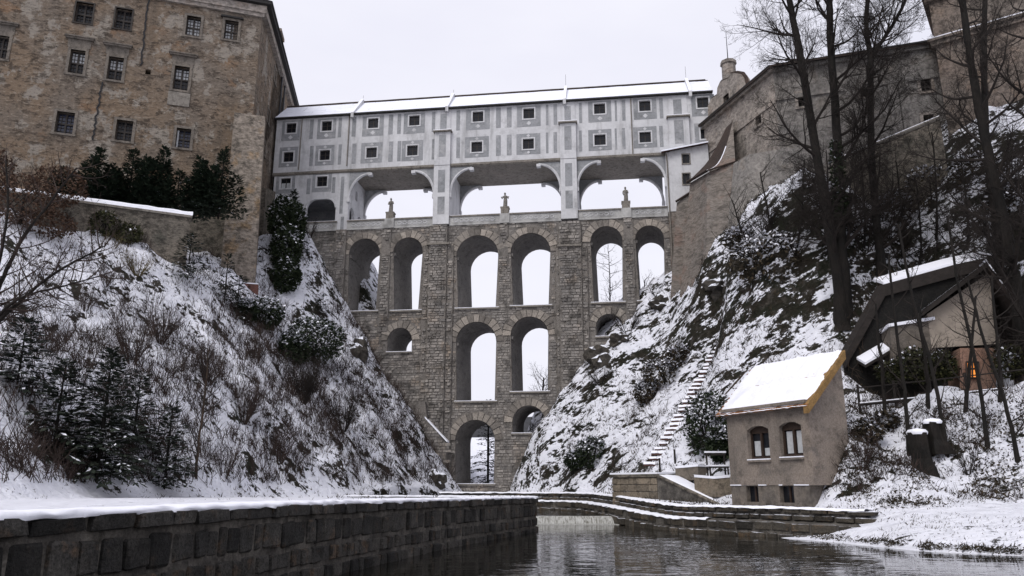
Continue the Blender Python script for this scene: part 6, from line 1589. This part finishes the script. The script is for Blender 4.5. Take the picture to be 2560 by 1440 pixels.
def stump(label, px, py, hpx, wpx, seed):
    g = ghit(px, py); h_ = hpx*g.y/FPX; r = wpx/2*g.y/FPX
    root = thing('tree_stump', label, 'stump', g, 'stumps on the right bank'); S_ = 14; vs = []; fs = []
    zz = [(-.3, 1.5), (.05, 1.3), (.3, 1.02), (.7, .95), (1, .97)]
    for (f, rr2) in zz:
        for i in range(S_):
            an = 6.283*i/S_; q = rr2*r*(1+.17*math.sin(an*4+seed)+.3*noise.noise((math.cos(an)*2, math.sin(an)*2, f*2+seed)))
            vs.append(g+Vector((q*math.cos(an)-.25*f*r, q*math.sin(an), f*h_+(.16*r*noise.noise((math.cos(an)*1.5, math.sin(an)*1.5, seed)) if f == 1 else 0))))
    for k in range(4):
        for i in range(S_): j = (i+1) % S_; fs.append((k*S_+i, k*S_+j, (k+1)*S_+j, (k+1)*S_+i))
    fs.append(tuple(4*S_+i for i in range(S_)))
    b = MB(); b.add(vs, fs); b.build('trunk', M['bark'], root)
    vs = []; fs = []
    for (f, rr2) in ((-.12, .98), (.06, 1.08), (.24, .85), (.34, .0)):
        for i in range(S_): an = 6.283*i/S_; q = rr2*r*(1+.1*math.sin(an*3+seed)); vs.append(g+Vector((q*math.cos(an)-.25*r, q*math.sin(an), h_+f*r*1.5)))
    for k in range(3):
        for i in range(S_): j = (i+1) % S_; fs.append((k*S_+i, k*S_+j, (k+1)*S_+j, (k+1)*S_+i))
    b = MB(); b.add(vs, fs); b.build('snow', M['snow'], root, smooth=True)
stump('thick tree stump with a round snow cap on the right bank', 2312, 1182, 88, 46, 1)
stump('second snow capped stump just behind the thick one', 2345, 1128, 60, 42, 4)
# rail fence along the path above the right bank
fe = thing('rail_fence', 'low dark rail fence with snow lines along the path above the right bank', 'fence', P(2350, 1000, 37.2))
fx = [2150, 2240, 2330, 2420, 2510, 2600]; fy = [1012, 1003, 994, 984, 974, 964]; fY = [38.2, 37.8, 37.3, 36.9, 36.5, 36.1]
q = [P(x, y, Y_) for x, y, Y_ in zip(fx, fy, fY)]
for i, v in enumerate(q):
    b = MB(); b.tube([v+Vector((0, .05, -.7)), v+Vector((0, .05, 1.0))], .06, 6, True); b.build('post', M['wood'], fe)
for dz_ in (.0, .82):
    for i in range(len(q)-1):
        b = MB(); b.tube([q[i]+Vector((0, 0, dz_)), q[i+1]+Vector((0, 0, dz_))], .07 if dz_ == 0 else .035, 6, True); ro_ = b.build('rail', M['wood'], fe)
        if dz_ == 0: b = MB(); b.tube([q[i]+Vector((0, 0, dz_+.075)), q[i+1]+Vector((0, 0, dz_+.075))], .04, 5, True); b.build('snow', M['snow'], ro_)
pr_ = thing('roof_edge', 'short sloping lean-to roof edge with snow in front of the black gable', 'roof', P(2200, 890, 39.8))
a0, a1 = P(2163, 912, 40.2), P(2230, 872, 39.9)
b = MB(); b.hexa([a0+Vector((0, 0, -.15)), a1+Vector((0, 0, -.15)), a1+Vector((.2, 1.4, .35)), a0+Vector((.2, 1.4, .35)), a0, a1, a1+Vector((.2, 1.4, .5)), a0+Vector((.2, 1.4, .5))]); b.build('roof_board', M['wood'], pr_)
b = MB(); b.hexa([a0, a1, a1+Vector((.2, 1.4, .5)), a0+Vector((.2, 1.4, .5)), a0+Vector((0, 0, .12)), a1+Vector((0, 0, .12)), a1+Vector((.2, 1.4, .62)), a0+Vector((.2, 1.4, .62))]); b.v = [(x, y-.01, z+.004) for x, y, z in b.v]; b.build('snow', M['snow'], pr_)
